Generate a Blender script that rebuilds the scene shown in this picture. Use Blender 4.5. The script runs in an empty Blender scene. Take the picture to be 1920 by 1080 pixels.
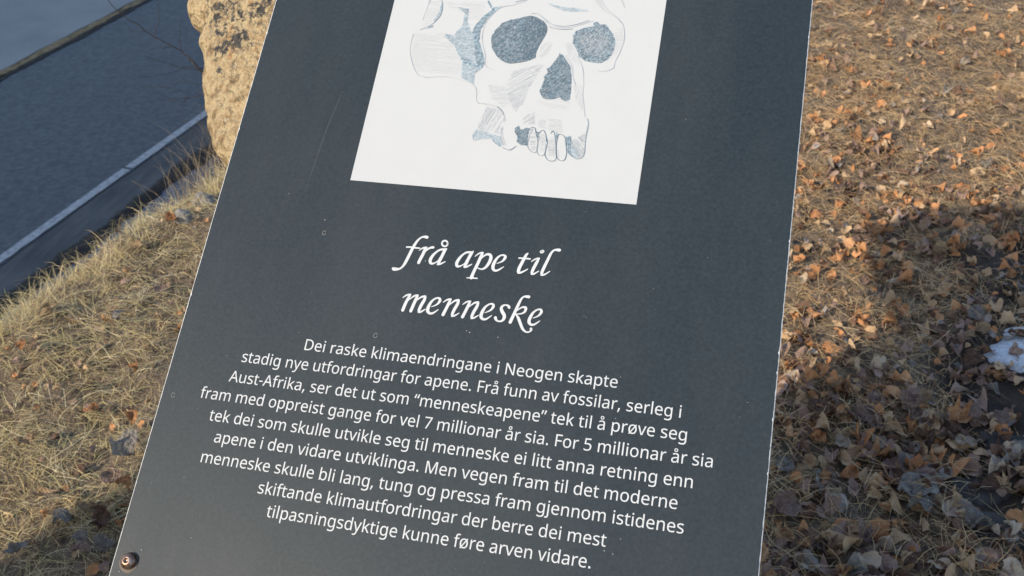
import bpy, bmesh, math, random
import numpy as np
from mathutils import Vector, Matrix, noise
random.seed(7); rng = np.random.default_rng(11)
sc = bpy.context.scene
COL = sc.collection
GLYPHS={",":[215,[[154,84,149,65,143,45,136,23,128,1,120,-20,111,-42,85,-103,33,-103,38,-83,43,-61,49,-38,63,31,67,53,70,74,73,93,148,93]]],"-":[258,[[32,184,32,246,226,246,226,184]]],".":[215,[[58,43,59,61,64,75,72,85,82,92,94,96,107,97,120,96,132,92,142,85,151,75,156,61,157,43,156,26,151,12,142,2,132,-6,120,-10,107,-11,94,-10,82,-6,72,2,64,12,59,26]]],"5":[459,[[221,351,258,349,292,342,322,331,349,316,371,297,389,274,402,247,410,217,413,183,410,145,402,111,387,81,368,54,343,32,314,15,280,2,242,-5,199,-8,170,-7,142,-4,116,0,91,6,70,14,51,23,51,90,71,79,95,70,121,62,148,57,174,53,200,52,227,54,252,58,274,65,293,76,310,89,323,106,333,126,339,149,341,176,337,210,325,239,306,262,279,279,243,289,197,292,182,291,164,290,146,288,128,285,112,283,99,280,64,302,86,573,373,573,373,508,146,508,132,342,142,344,155,346,169,348,185,350,202,351]]],"7":[459,[[109,0,344,508,35,508,35,573,419,573,419,518,187,0]]],"A":[512,[[437,0,368,177,141,177,73,0,0,0,224,575,289,575,512,0],[282,415,280,420,278,428,274,438,271,449,267,461,263,473,260,484,257,493,255,500,247,468,244,457,241,447,238,438,230,415,165,241,346,241]]],"D":[585,[[536,292,533,231,521,177,501,131,474,91,439,58,399,33,351,15,297,4,237,0,78,0,78,573,254,573,309,569,359,558,404,540,443,516,476,484,502,446,521,401,533,350],[460,289,457,337,449,379,435,415,416,444,391,469,361,487,327,500,287,508,244,511,150,511,150,62,228,62,299,68,357,87,402,119,434,164,454,220]]],"F":[416,[[150,0,78,0,78,573,398,573,398,509,150,509,150,306,383,306,383,243,150,243]]],"M":[727,[[330,0,142,502,139,502,140,490,141,477,142,461,144,407,144,347,144,0,78,0,78,573,184,573,361,103,364,103,544,573,650,573,650,0,578,0,578,352,579,408,581,460,584,501,581,501,390,0]]],"N":[609,[[532,0,447,0,141,476,138,476,139,462,140,448,141,432,143,378,144,359,144,340,144,320,144,0,78,0,78,573,161,573,467,99,470,99,468,137,466,193,465,213,464,232,464,249,464,573,532,573]]],"a":[450,[[231,437,279,433,318,422,347,403,368,375,381,338,385,293,385,0,334,0,320,61,317,61,304,46,292,33,279,22,265,13,250,5,234,-1,216,-5,195,-7,172,-8,148,-7,124,-2,103,6,84,16,68,30,55,48,45,68,39,92,37,119,43,159,59,192,87,219,127,238,179,251,243,257,316,259,316,285,313,317,306,342,293,359,275,371,253,378,227,380,205,379,183,376,163,370,143,363,124,355,106,347,84,400,104,410,126,419,151,426,177,432,204,436],[252,208,204,203,167,195,141,182,124,165,113,144,110,119,112,97,120,79,132,66,148,56,167,51,188,49,223,52,253,62,279,79,299,103,311,134,315,172,315,210]]],"b":[493,[[139,461,139,443,138,426,138,410,137,396,136,383,135,373,139,373,153,390,169,405,189,419,213,429,240,435,272,437,322,431,365,412,401,381,428,338,444,283,449,215,447,168,439,127,427,91,410,61,390,36,365,17,337,3,306,-5,272,-8,240,-6,213,0,189,10,169,24,153,38,139,55,133,55,119,0,68,0,68,609,139,609],[260,379,231,377,207,371,188,361,172,348,159,330,150,308,144,282,140,252,139,217,139,214,142,165,150,125,165,93,187,69,219,55,261,51,297,55,325,69,348,93,363,126,373,166,376,216,373,265,363,306,348,338,325,360,296,374]]],"d":[493,[[221,-8,171,-2,128,17,92,48,65,91,49,146,44,214,49,282,66,338,93,381,128,413,171,432,221,438,243,437,262,434,280,429,296,423,310,416,323,407,335,397,345,386,354,374,359,374,356,405,355,418,355,429,354,438,354,609,425,609,425,0,368,0,358,58,354,58,345,46,335,35,323,24,310,15,296,7,279,1,262,-4,242,-7],[232,51,273,55,305,67,328,88,343,117,352,154,355,200,355,213,352,263,343,304,329,336,306,360,274,375,231,379,196,374,168,359,146,334,130,300,120,260,117,213,120,165,130,125,146,93,168,69,197,55]]],"e":[452,[[234,438,269,435,301,427,329,414,354,396,374,373,390,346,402,315,409,281,411,244,411,201,117,201,122,157,134,119,154,90,181,69,215,56,254,52,280,53,305,56,327,60,348,66,370,73,392,82,392,20,370,11,349,4,327,-1,304,-5,279,-7,251,-8,212,-5,176,3,143,17,114,36,90,61,70,91,56,126,47,167,44,212,47,257,55,297,68,333,86,364,108,390,134,411,164,426,198,435],[233,380,202,377,175,366,154,348,137,323,125,293,119,257,338,257,336,281,333,302,326,322,318,338,306,353,292,364,276,373,256,378]]],"f":[276,[[266,375,158,375,158,0,87,0,87,375,12,375,12,408,87,432,87,457,89,492,95,522,104,547,116,568,132,585,152,597,174,606,199,612,227,613,244,613,259,612,274,609,287,606,300,603,310,599,292,544,283,546,273,549,262,552,251,554,239,555,228,556,206,553,189,545,175,532,166,513,160,489,158,458,158,430,266,430]]],"g":[493,[[221,438,248,436,273,431,297,422,319,409,338,393,355,373,359,373,369,430,425,430,425,-7,423,-46,416,-80,404,-109,388,-135,367,-155,341,-172,310,-183,274,-190,233,-192,202,-192,174,-189,147,-186,122,-180,99,-174,78,-165,78,-100,99,-110,123,-118,149,-125,177,-130,206,-133,237,-134,271,-130,300,-119,324,-101,341,-77,352,-48,355,-13,355,4,355,11,356,21,356,32,357,43,357,51,358,57,354,57,338,37,320,21,299,8,275,-1,250,-6,221,-8,170,-2,126,18,91,51,65,95,49,149,44,214,49,278,65,332,91,377,126,411,169,431],[230,379,207,376,187,370,169,359,153,344,140,326,130,303,123,277,119,247,117,213,120,165,130,124,146,92,169,68,197,54,232,50,253,51,271,53,288,58,303,65,315,74,326,85,336,98,343,113,349,131,353,151,355,173,356,197,356,214,355,251,350,282,343,309,332,331,319,348,302,362,281,371,257,377]]],"i":[207,[[139,430,139,0,68,0,68,430],[104,591,115,590,124,586,133,580,140,572,144,560,145,546,144,532,140,521,133,512,124,506,115,502,104,501,93,502,83,506,75,512,68,521,64,532,63,546,64,560,68,572,75,580,83,586,93,590]]],"j":[207,[[18,-192,5,-192,-7,-191,-18,-190,-27,-188,-36,-185,-44,-183,-44,-126,-36,-128,-28,-130,-19,-132,-10,-133,-1,-134,9,-134,25,-132,39,-128,51,-120,61,-108,66,-90,68,-67,68,430,139,430,139,-64,137,-90,133,-113,126,-133,116,-151,103,-166,87,-177,67,-186,44,-191],[63,546,64,560,68,572,75,580,83,586,93,590,104,591,115,590,124,586,133,580,140,572,144,560,145,546,144,532,140,521,133,512,124,506,115,502,104,501,93,502,83,506,75,512,68,521,64,532]]],"k":[428,[[138,291,138,282,137,270,137,257,135,221,138,221,142,226,146,232,152,240,172,264,178,272,184,279,189,285,326,430,409,430,235,246,421,0,336,0,187,200,138,158,138,0,68,0,68,609,138,609]]],"l":[207,[[139,0,68,0,68,609,139,609]]],"m":[750,[[540,438,584,434,621,421,649,401,669,371,681,330,685,280,685,0,615,0,615,277,613,308,606,333,594,353,577,367,555,376,528,379,490,374,460,362,438,342,423,315,414,280,411,237,411,0,342,0,342,277,341,298,337,317,332,333,325,347,315,359,303,367,289,374,272,377,253,379,227,377,204,370,185,360,170,347,158,329,150,308,144,283,140,255,139,223,139,0,68,0,68,430,125,430,136,371,140,371,149,385,160,398,173,409,186,418,201,425,217,431,233,435,249,437,266,438,298,436,325,430,349,420,369,406,386,388,398,366,402,366,418,388,438,406,461,420,486,430,512,436]]],"n":[496,[[275,438,322,434,361,421,391,401,413,371,426,330,431,280,431,0,361,0,361,275,358,307,351,333,338,353,319,367,295,376,265,379,222,374,189,361,166,338,151,308,142,269,139,223,139,0,68,0,68,430,125,430,136,371,140,371,150,385,162,398,175,409,190,418,206,425,222,431,239,435,257,437]]],"o":[485,[[442,216,440,181,436,150,428,121,417,95,404,71,388,51,369,33,348,18,324,7,299,-1,271,-6,241,-8,214,-6,188,-1,163,7,140,18,119,33,100,51,84,71,70,95,59,121,51,150,46,181,44,216,47,261,55,301,68,336,87,367,110,392,137,412,169,426,204,435,244,438,281,435,316,426,347,412,374,392,398,367,417,336,431,301,439,261],[117,216,119,184,123,154,130,128,141,105,155,86,172,71,192,59,216,53,243,51,270,53,294,59,314,71,331,86,345,105,356,128,363,154,367,184,369,216,367,248,363,277,355,303,345,325,331,344,314,359,294,370,270,376,242,379,202,374,171,359,147,335,130,303,120,263]]],"p":[493,[[273,438,322,432,365,413,401,383,428,339,444,284,449,216,447,170,439,129,427,93,410,62,390,37,365,17,337,3,306,-5,272,-8,251,-7,231,-4,213,1,197,7,182,15,170,24,158,33,148,44,139,55,134,55,135,45,136,33,137,20,138,7,139,-5,139,-16,139,-192,68,-192,68,430,126,430,136,371,139,371,148,383,158,394,170,405,182,414,197,422,213,429,231,434,251,437],[260,379,233,377,210,371,190,362,174,349,161,333,152,313,145,289,141,261,139,229,139,216,140,182,144,152,150,126,159,103,172,85,188,70,208,59,233,53,261,51,286,53,308,60,326,72,341,88,354,108,364,131,371,157,375,186,376,217,373,262,363,302,348,334,325,359,296,374]]],"r":[331,[[269,438,277,438,286,437,295,437,304,436,312,435,319,433,310,368,303,370,296,371,287,372,279,373,271,374,264,374,248,373,232,369,217,363,202,355,189,346,176,334,166,321,156,305,149,289,143,270,140,251,139,229,139,0,68,0,68,430,126,430,134,351,137,351,147,367,158,381,170,395,183,407,198,418,214,426,231,433,249,437]]],"s":[384,[[348,119,346,92,339,69,327,49,311,32,292,18,268,6,241,-2,210,-6,176,-8,148,-7,122,-5,99,-1,78,5,59,11,42,19,42,83,60,75,81,67,104,60,128,54,153,50,178,49,211,51,236,57,256,66,269,79,277,94,280,112,279,123,276,132,271,141,264,150,253,158,239,167,222,176,200,185,174,196,148,206,124,217,103,228,84,239,69,252,57,266,48,283,43,302,41,324,46,358,61,386,85,408,118,425,157,435,202,438,228,437,252,434,275,430,298,424,319,417,339,409,315,353,297,360,278,366,258,372,238,377,218,379,197,380,171,379,149,374,131,366,118,356,111,343,108,328,109,317,113,307,119,298,127,290,139,282,154,274,172,266,193,256,219,246,245,236,268,226,289,215,306,203,321,191,333,176,341,159,346,140]]],"t":[289,[[212,50,222,50,233,51,245,53,255,54,264,56,272,59,272,5,263,1,253,-2,240,-4,226,-6,213,-8,200,-8,178,-7,157,-3,138,4,120,13,104,27,91,44,82,66,76,93,74,125,74,375,13,375,13,409,75,437,103,528,144,528,144,430,269,430,269,375,144,375,144,127,146,103,153,83,163,69,177,58,193,52]]],"u":[496,[[427,430,427,0,370,0,359,57,356,57,346,43,334,31,321,20,306,11,290,4,273,-1,256,-5,238,-7,220,-8,187,-6,159,-1,134,8,112,21,95,38,81,59,71,85,65,114,63,148,63,430,135,430,135,153,137,122,145,96,158,76,176,62,200,53,230,51,260,53,285,59,306,69,323,82,336,100,345,121,352,146,356,175,357,206,357,430]]],"v":[407,[[163,0,0,430,75,430,167,176,180,137,185,123,189,109,193,96,197,83,199,72,201,63,204,63,207,72,210,84,214,96,218,110,222,124,227,138,241,176,332,430,407,430,244,0]]],"y":[409,[[1,430,76,430,169,185,184,144,196,105,200,92,203,80,205,68,209,68,212,83,217,100,224,121,245,186,333,430,409,430,224,-59,213,-85,201,-108,188,-130,173,-148,157,-164,138,-176,117,-185,94,-191,67,-192,55,-192,44,-192,34,-190,25,-189,16,-188,9,-186,9,-130,15,-131,22,-132,30,-133,38,-134,47,-135,56,-135,72,-134,86,-131,99,-126,110,-118,121,-110,130,-99,138,-87,145,-73,152,-59,174,-2]]],"å":[450,[[231,437,279,433,318,422,347,403,368,375,381,338,385,293,385,0,334,0,320,61,317,61,304,46,292,33,279,22,265,13,250,5,234,-1,216,-5,195,-7,172,-8,148,-7,124,-2,103,6,84,16,68,30,55,48,45,68,39,92,37,119,43,159,59,192,87,219,127,238,179,251,243,257,316,259,316,285,313,317,306,342,293,359,275,371,253,378,227,380,205,379,183,376,163,370,143,363,124,355,106,347,84,400,104,410,126,419,151,426,177,432,204,436],[252,208,204,203,167,195,141,182,124,165,113,144,110,119,112,97,120,79,132,66,148,56,167,51,188,49,223,52,253,62,279,79,299,103,311,134,315,172,315,210],[225,486,200,488,179,496,161,508,148,525,140,546,137,571,140,596,148,616,161,633,179,645,200,653,225,655,248,653,269,645,288,633,302,617,311,596,314,572,311,547,302,525,288,508,270,496,249,488],[225,526,237,527,248,531,257,538,264,547,268,558,269,571,268,584,264,595,257,604,247,611,237,615,225,616,212,615,202,611,192,604,185,595,181,584,180,571,181,558,185,547,191,538,200,531,211,527]]],"ø":[485,[[442,216,439,170,431,130,417,94,399,63,376,38,348,18,316,4,281,-5,241,-8,222,-7,204,-5,186,-1,169,4,153,11,138,18,106,-26,59,5,95,55,80,75,67,98,57,124,50,152,46,183,44,216,50,281,68,336,98,380,138,412,187,431,244,438,263,437,282,434,300,430,317,424,333,417,349,409,380,454,427,423,391,373,406,353,418,330,428,305,436,278,440,248],[117,216,118,196,119,177,121,159,125,142,130,127,136,113,313,358,303,364,293,369,281,373,269,376,256,378,242,379,202,374,171,359,147,335,130,303,120,263],[369,216,368,235,367,253,364,270,360,286,356,301,350,314,174,69,184,64,194,59,205,55,217,53,230,51,243,51,270,53,294,59,314,71,331,86,345,105,356,128,363,154,367,184]]],"“":[288,[[278,573,263,507,249,438,245,416,241,395,238,376,162,376,156,385,162,404,168,424,175,445,183,467,191,489,200,511,226,573],[130,573,115,507,100,438,96,416,93,395,90,376,14,376,10,385,15,404,21,424,28,445,36,467,44,489,53,511,79,573]]],"”":[288,[[278,564,273,545,267,524,260,503,252,481,244,459,235,437,209,376,156,376,162,397,167,419,172,441,186,510,191,532,194,553,197,573,273,573],[130,564,125,545,119,524,111,503,104,481,96,459,87,437,61,376,10,376,21,424,32,476,41,527,49,573,124,573]]]," ":[209,[]]}
LINES=["Dei raske klimaendringane i Neogen skapte","stadig nye utfordringar for apene. Frå funn av fossilar, serleg i","Aust-Afrika, ser det ut som “menneskeapene” tek til å prøve seg","fram med oppreist gange for vel 7 millionar år sia. For 5 millionar år sia","tek dei som skulle utvikle seg til menneske ei litt anna retning enn","apene i den vidare utviklinga. Men vegen fram til det moderne","menneske skulle bli lang, tung og pressa fram gjennom istidenes","skiftande klimautfordringar der berre dei mest","tilpasningsdyktige kunne føre arven vidare."]
ENDS=[[-0.15172,-0.04849,0.15255,-0.04671],[-0.21301,-0.06817,0.21168,-0.06621],[-0.22074,-0.08895,0.21896,-0.08577],[-0.24603,-0.10859,0.24343,-0.10581],[-0.23048,-0.12896,0.22869,-0.12577],[-0.21928,-0.14872,0.21796,-0.14537],[-0.22713,-0.16903,0.22569,-0.16486],[-0.16262,-0.18874,0.16234,-0.18578],[-0.1488,-0.20834,0.15207,-0.20558]]
TITLE=[[[-5348,7973,317,-5538,8001,281,-5848,7941,182,-6083,7741,200,-6259,7485,236,-6428,7088,282,-6582,6622,299,-6733,6039,308,-6884,5458,308,-7032,4972,271,-7209,4625,208,-7439,4413,208,-7724,4345,299,-7974,4333,363,-8097,4366,272],[-7208,6737,146,-6801,6779,164,-6241,6752,163,-5828,6757,127],[-5858,6508,63,-5599,6761,154,-5346,6868,199,-5148,6912,153],[-5211,6882,226,-5292,6614,316,-5410,6083,325,-5547,5646,315,-5637,5252,315],[-5340,6185,90,-5183,6531,162,-4962,6789,198,-4717,6933,234,-4543,6974,270,-4498,6979,252],[-3133,7534,179,-3135,7403,179,-3194,7292,179,-3297,7223,179,-3424,7210,179,-3550,7256,180,-3650,7350,180,-3705,7476,180,-3702,7607,180,-3644,7719,180,-3541,7788,180,-3414,7801,180,-3287,7755,180,-3187,7660,179,-3133,7534,179],[-3086,6983,63,-3383,6882,224,-3734,6813,197,-4085,6527,215,-4384,6097,296,-4522,5661,323,-4437,5366,287,-4218,5296,197,-3953,5440,134,-3688,5702,107,-3557,5949,89],[-3148,6954,179,-3297,6680,313,-3439,6149,313,-3590,5666,340,-3653,5309,250],[-3693,5282,196,-3476,5328,196,-3233,5470,152,-2995,5635,89],[-455,6928,88,-710,6855,221,-1058,6796,204,-1406,6502,204,-1679,6054,293,-1818,5621,319,-1737,5328,283,-1528,5290,195,-1243,5441,124,-982,5710,97,-850,5956,80],[-418,6970,150,-613,6586,318,-754,6152,309,-911,5578,336,-955,5296,247],[-986,5274,185,-772,5325,185,-534,5480,150,-299,5653,88],[-137,6486,79,116,6755,150,358,6897,176,573,6942,176],[542,6869,220,436,6486,308,289,5845,308,131,5274,307,-19,4659,316,-80,4285,368],[-534,4213,88,-28,4245,149,510,4268,114],[391,6134,79,615,6482,150,918,6769,202,1220,6824,264,1424,6636,307,1439,6244,333,1283,5766,298,1042,5395,236,759,5249,158,441,5284,105,288,5383,88],[2128,5994,70,2415,6117,122,2685,6330,209,2845,6670,288,2767,6856,209,2496,6888,166,2216,6720,192,1974,6347,262,1827,5824,332,1850,5459,314,2043,5250,235,2303,5278,191,2577,5468,157,2863,5714,78],[4972,7332,130,4831,7133,260,4718,6775,303,4546,6252,311,4396,5732,328,4370,5387,293,4411,5277,216],[4380,5251,190,4623,5309,198,4900,5476,155,5226,5730,103],[4195,6757,147,4716,6784,156,5286,6780,155],[5459,6532,86,5725,6767,146,6005,6911,155,6155,6927,155],[6120,6877,189,5988,6497,301,5788,5882,309,5703,5486,283,5702,5317,214],[5678,5251,154,5887,5301,180,6081,5436,146,6327,5644,94],[6270,7619,345,6367,7666,345],[7960,7965,308,7786,7970,283,7510,7932,189,7303,7736,206,7145,7375,257,6982,6785,283,6788,6126,300,6657,5566,291,6655,5316,214],[6629,5264,154,6837,5314,179,7073,5453,145,7382,5726,94]],[[-6462,1521,80,-6216,1746,152,-5972,1879,178,-5754,1922,152],[-5792,1886,223,-5896,1531,294,-6056,1010,303,-6197,265,311],[-5917,1208,71,-5631,1561,134,-5325,1824,196,-5025,1904,222],[-5016,1859,222,-5116,1482,311,-5257,874,310,-5376,270,310],[-5100,1301,80,-4827,1606,151,-4556,1820,195,-4255,1890,221],[-4243,1832,248,-4283,1486,310,-4465,965,309,-4574,521,292,-4571,296,221],[-4587,226,150,-4369,296,185,-4176,445,150,-3987,612,88],[-3425,926,70,-3142,1072,123,-2872,1284,193,-2717,1619,281,-2808,1845,220,-3078,1850,167,-3353,1660,194,-3578,1339,265,-3734,800,335,-3709,463,317,-3488,264,246,-3203,288,202,-2971,459,158,-2691,726,79],[-2358,1501,79,-2115,1733,149,-1874,1860,167,-1658,1898,158],[-1704,1861,219,-1792,1453,298,-1946,893,297,-2129,265,315],[-1825,1178,70,-1535,1505,131,-1236,1788,192,-902,1894,218],[-882,1837,244,-927,1462,305,-1113,945,305,-1224,505,287,-1224,281,218],[-1241,212,157,-1025,282,183,-831,416,148,-595,610,87],[-404,1504,78,-162,1734,148,78,1861,165,292,1899,156],[246,1862,217,157,1456,295,1,899,295,-185,273,312],[122,1182,69,411,1507,130,709,1789,191,1041,1894,217],[1061,1838,242,1013,1464,303,826,950,303,713,512,285,712,289,216],[695,220,155,909,290,181,1102,424,147,1337,616,86],[1892,940,69,2171,1084,120,2437,1293,189,2594,1624,275,2509,1847,215,2246,1853,164,1975,1665,190,1750,1348,259,1588,815,327,1607,483,310,1819,285,241,2097,309,197,2327,479,154,2604,742,77],[4130,1708,265,4018,1851,239,3767,1920,146,3504,1814,214,3385,1555,291,3517,1258,316,3772,932,324,3826,628,307,3683,346,222,3399,246,154,3120,346,214,2996,553,308],[5809,2971,306,5636,2974,264,5361,2943,171,5162,2719,205,5002,2276,264,4835,1633,298,4654,947,306,4479,285,314],[4839,1367,60,5088,1663,128,5394,1885,170,5674,1886,255,5737,1693,271,5647,1417,203,5337,1226,127,4877,1150,93],[4885,1106,102,5149,828,254,5457,291,279,5757,-200,253,6102,-465,168,6398,-451,143,6581,-276,185,6555,-127,261],[6557,936,67,6831,1078,118,7095,1285,185,7253,1613,270,7174,1833,211,6917,1839,160,6649,1653,186,6424,1339,253,6257,812,321,6271,484,303,6475,289,236,6748,312,193,6975,480,151,7251,740,76]]]
FILLS=[[0,[681,33930,1377,33778,2122,33325,2607,32697,2695,32051,2509,31285,2184,30407,2028,29648,2060,28904,1601,28558,796,28295,-114,28079,-777,28070,-1498,28367,-2183,28968,-2768,29795,-3023,30648,-3047,31300,-2821,31913,-2221,32878,-1331,33309,-413,33577,132,33770]],[1,[7827,33568,8151,33262,8894,33248,9154,32726,9702,32115,10049,31286,10046,30336,9864,29694,9501,29044,8920,28642,8187,28649,7246,28800,6572,29285,6229,30004,5683,30823,5534,31777,5776,32328,6645,32751,7453,32956,7481,33388]],[0,[4472,29634,4947,29292,5415,28687,5834,28083,6134,27057,6311,25928,6396,24800,6393,24237,5973,24002,5481,24223,5341,24521,4746,24223,3927,24165,3411,24489,3142,24987,3297,25724,3435,26567,3280,26662,3609,27207,3485,27671,3858,27958,4125,28607,4410,29154]],[2,[-7439,34577,-6174,34452,-6016,32789,-5515,31895,-4754,30476,-4388,29411,-3303,27507,-4007,26574,-3930,25343,-5332,25955,-5632,27897,-6904,29807,-8177,30831,-8169,31199,-7156,31071,-6468,32581,-6556,33874]],[3,[-4265,35665,-3607,34764,-2654,34903,-3853,33455,-4385,31956,-4272,30504,-3456,28748,-3178,27692,-3599,26955,-4264,28340,-4834,30472,-5284,31541,-5008,32658,-4245,33805,-3620,34392,-4277,35291]],[3,[-5879,28331,-4982,28296,-3665,27306,-4685,27598,-5517,27725]],[2,[-9367,35048,-9050,34311,-9109,33372,-9617,32601,-9819,32776,-9432,33730]],[2,[-10307,31914,-9705,32224,-9648,31949,-10269,31730]],[4,[2130,35578,3029,35345,4017,35117,5154,35118,6598,34916,6715,34758,4949,34616,4087,34682,3073,35071]],[2,[-2527,20154,-2874,19516,-2575,18931,-2041,19075,-773,19277,121,18444,376,18565,14,19542,-1455,19932]],[0,[1341,20657,1716,20888,1923,20499,2241,20524,2479,20744,2949,20680,2797,19963,2911,18771,2271,18769,1758,19078,1744,19679,1384,20154]],[0,[3453,20417,3921,20353,3930,19752,3750,19738]],[0,[4522,20299,4938,19433,4784,19271]],[1,[5583,20483,5883,20306,5816,19603,5600,19984]],[1,[6644,20067,7162,20207,7314,19524,7334,18538,8043,17714,7367,18049,6937,18505,6693,19474]],[2,[7348,18736,7464,19141,8217,18316,8175,17725,7852,17796,7424,18250]]]
HATCH=[[[-11619,31008,-8351,31281,-6869,29627,-5712,27892,-5594,26471,-6641,26047,-9693,25847,-10530,26690,-11446,28263],-2,19,5],[[-8953,35068,-4521,35279,-4279,33988,-5170,32649,-5550,32077,-6556,33874,-8307,34347],-4,26,4],[[-5467,30800,-4823,30836,-3699,27482,-5211,28641],0,16,4],[[-10691,35364,-9526,35418,-9432,33730,-10307,31914,-10992,31598],0,26,5],[[-18,27184,3133,28323,2710,27125,1996,25220,1696,23360,1038,22400,264,23257,-517,25281],38,15,4],[[-2432,25385,-517,25281,264,23257,-291,22873,-1717,23807],2,15,4],[[-2003,22864,-739,22646,-56,21977,163,21278,-260,21042,-114,19734,-1455,19932,-2527,20154,-2456,20772],70,13,4],[[7283,19720,8491,20611,8577,22116,8696,21624,8699,19241,8788,18070,8307,17736,7762,18377,7287,19126],-48,12,3],[[1924,21818,3062,22719,3334,21113,2046,21116],45,14,4],[[3505,21734,4303,21895,4501,20699,3640,20935],10,14,4],[[4500,21809,5836,22011,6358,20443,5806,20500,4698,20614],5,16,4],[[3022,24049,6613,23997,6649,23185,4466,23128,3165,23751],-8,16,5],[[6401,25934,7398,26001,7981,22777,7063,24029],75,24,5],[[3035,20183,3531,20222,3967,18459,3445,18317,2979,19176],8,13,3],[[4027,20261,4494,20197,4893,18337,4268,18285,4013,19259],8,14,4],[[4991,19936,5529,19979,6012,17838,5257,17775,4853,19127],0,11,3],[[5892,19410,6007,19817,6441,17677,6085,17942],10,10,3],[[2342,30309,3433,31122,3717,29962,3113,29075,2404,28819],60,18,5],[[4846,31095,5654,30715,6542,29178,6810,28040,5332,29210],70,22,5],[[9841,33084,10615,32805,10954,31021,10255,29508,9651,28636],0,18,5]]
INK=[[4,45,[-10691,35364,-10967,33465,-11010,32714]],[5,55,[-11702,31004,-11690,29162,-11128,27556,-10254,26169,-9352,25780,-8236,25907,-6960,26026,-5961,25879,-5280,25693,-4088,25332,-3483,24671,-3142,23301,-1910,23043,-918,22770,-286,22302,35,21643]],[3,55,[-950,22940,-409,22550,-87,22060]],[3,50,[-11063,31539,-10307,31914,-9617,32601,-9146,33557,-9175,34681,-9443,35422]],[4,45,[-3098,23148,-2247,23157,-1473,23057,-758,22748,-296,22267,8,21879,163,21278]],[4,50,[-28,35808,-1364,35133,-2483,34856,-3156,34267,-3692,33464,-4067,32340,-4063,31025,-3764,29954,-3324,28899,-2971,27527,-2041,27161]],[4,45,[-4441,31222,-4634,31980,-4114,33110,-3386,33922]],[3,60,[-1230,35473,-691,35721,-133,35859]],[3,55,[733,34185,1512,34114,2275,33551,3024,33045,3818,32816,4758,32834,5660,33076,6539,33447,6978,33632]],[3,70,[2898,32658,3496,32474,4448,32417,5464,32526]],[4,50,[2405,33339,3059,32830,4227,32621,5515,32799,6217,33106,7449,33603]],[4,55,[7250,36205,7827,35467,8477,34846,9185,34448,9995,33950,10556,33229,10854,32073,10863,31015,10647,29951,10343,28887,10265,28154,9507,27743,8687,27742]],[5,50,[7809,36232,8291,35489,8847,34864,9675,34257,10238,33533]],[5,50,[7529,36218,8121,35372]],[4,50,[5085,29300,5690,28704,6112,27786,6286,26963,6719,25955]],[4,45,[6434,29276,6805,28668,7237,27649,7518,26112,7629,24784,7948,23584,8220,22391]],[3,60,[8473,22209,8714,21626,8668,20625,8684,19634,8773,18460,8635,17910,8223,17700,7948,17755]],[4,60,[-2527,20154,-2874,19516,-2621,18928,-2221,19041]],[3,75,[-801,19174,-298,18711,212,18451]],[3,70,[467,18322,1007,18136,1445,18252,1837,18634]],[4,50,[-76,20547,59,19545,513,18576]],[4,45,[43,20658,242,19560,740,18595]],[2,50,[1010,18117,1291,18090,1600,18415]],[6,60,[2949,20680,3150,20847,3402,20715,3577,20225]],[6,60,[3937,20254,4076,20516,4346,20537,4600,20105,4804,19422]],[3,50,[3184,20648,2978,19977,2922,18971,3159,18393,3671,18058,4000,18263,3924,19252,3531,20222]],[3,50,[4004,19858,3939,19053,4016,18166,4447,17756,4853,18037,4780,19022]],[6,55,[4910,19331,4900,18734,4869,17939,5232,17379,5703,17252,6059,17547,5838,18909,5497,20176,5250,20577,5077,20243]],[6,55,[5854,20204,5835,19207,6056,17841,6581,17365,6987,17625,6950,18704,6631,19867,6208,20252,5854,20204]],[6,55,[3528,24343,3930,24145,4746,24223,5341,24521]],[6,60,[2122,33325,2607,32697,2695,32051,2509,31285,2184,30407,2028,29648]],[6,45,[-2183,28968,-1498,28367,-777,28070,-114,28079,796,28295]]]
MARKS=[[-0.1612,0.0736],[-0.0835,-0.0255],[-0.2742,-0.1099]]
SPECKS=[[0.0047,-0.0106],[0.0081,-0.0118],[0.0359,-0.0132],[-0.0498,0.0547],[0.1618,-0.1893],[0.1693,-0.1908],[-0.2614,-0.2562],[-0.2774,-0.2787],[0.093,-0.1387],[0.0221,-0.1181],[-0.1634,0.0875]]
SCRATCH=[-0.1803,0.2364,-0.1876,0.1847,-0.1931,0.1164]
CAM_R=[[0.9689434583100414,-0.10418383233202136,0.224263915240037],[0.2428514262455781,0.5718302207981325,-0.7836028224505369],[-0.04660213909967861,0.813729640398193,0.5793723439798986]]
P0=[-0.25360329533073134,0.7148091116722914,0.8779569050607609]
FOCAL=1876.9815187839345

R_CAM = Matrix(CAM_R)
EYE = Vector((0, 0, 1.45))

# ---------------------------------------------------------------- camera
cd = bpy.data.cameras.new('camera'); cam = bpy.data.objects.new('camera', cd); COL.objects.link(cam)
cd.sensor_width = 36.0; cd.lens = FOCAL / 1920 * 36; cd.clip_start = 0.02; cd.clip_end = 600
cd.dof.use_dof = True; cd.dof.focus_distance = 1.0; cd.dof.aperture_fstop = 16
cam.matrix_world = Matrix.Translation(EYE) @ R_CAM.to_4x4()
sc.camera = cam

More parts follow.
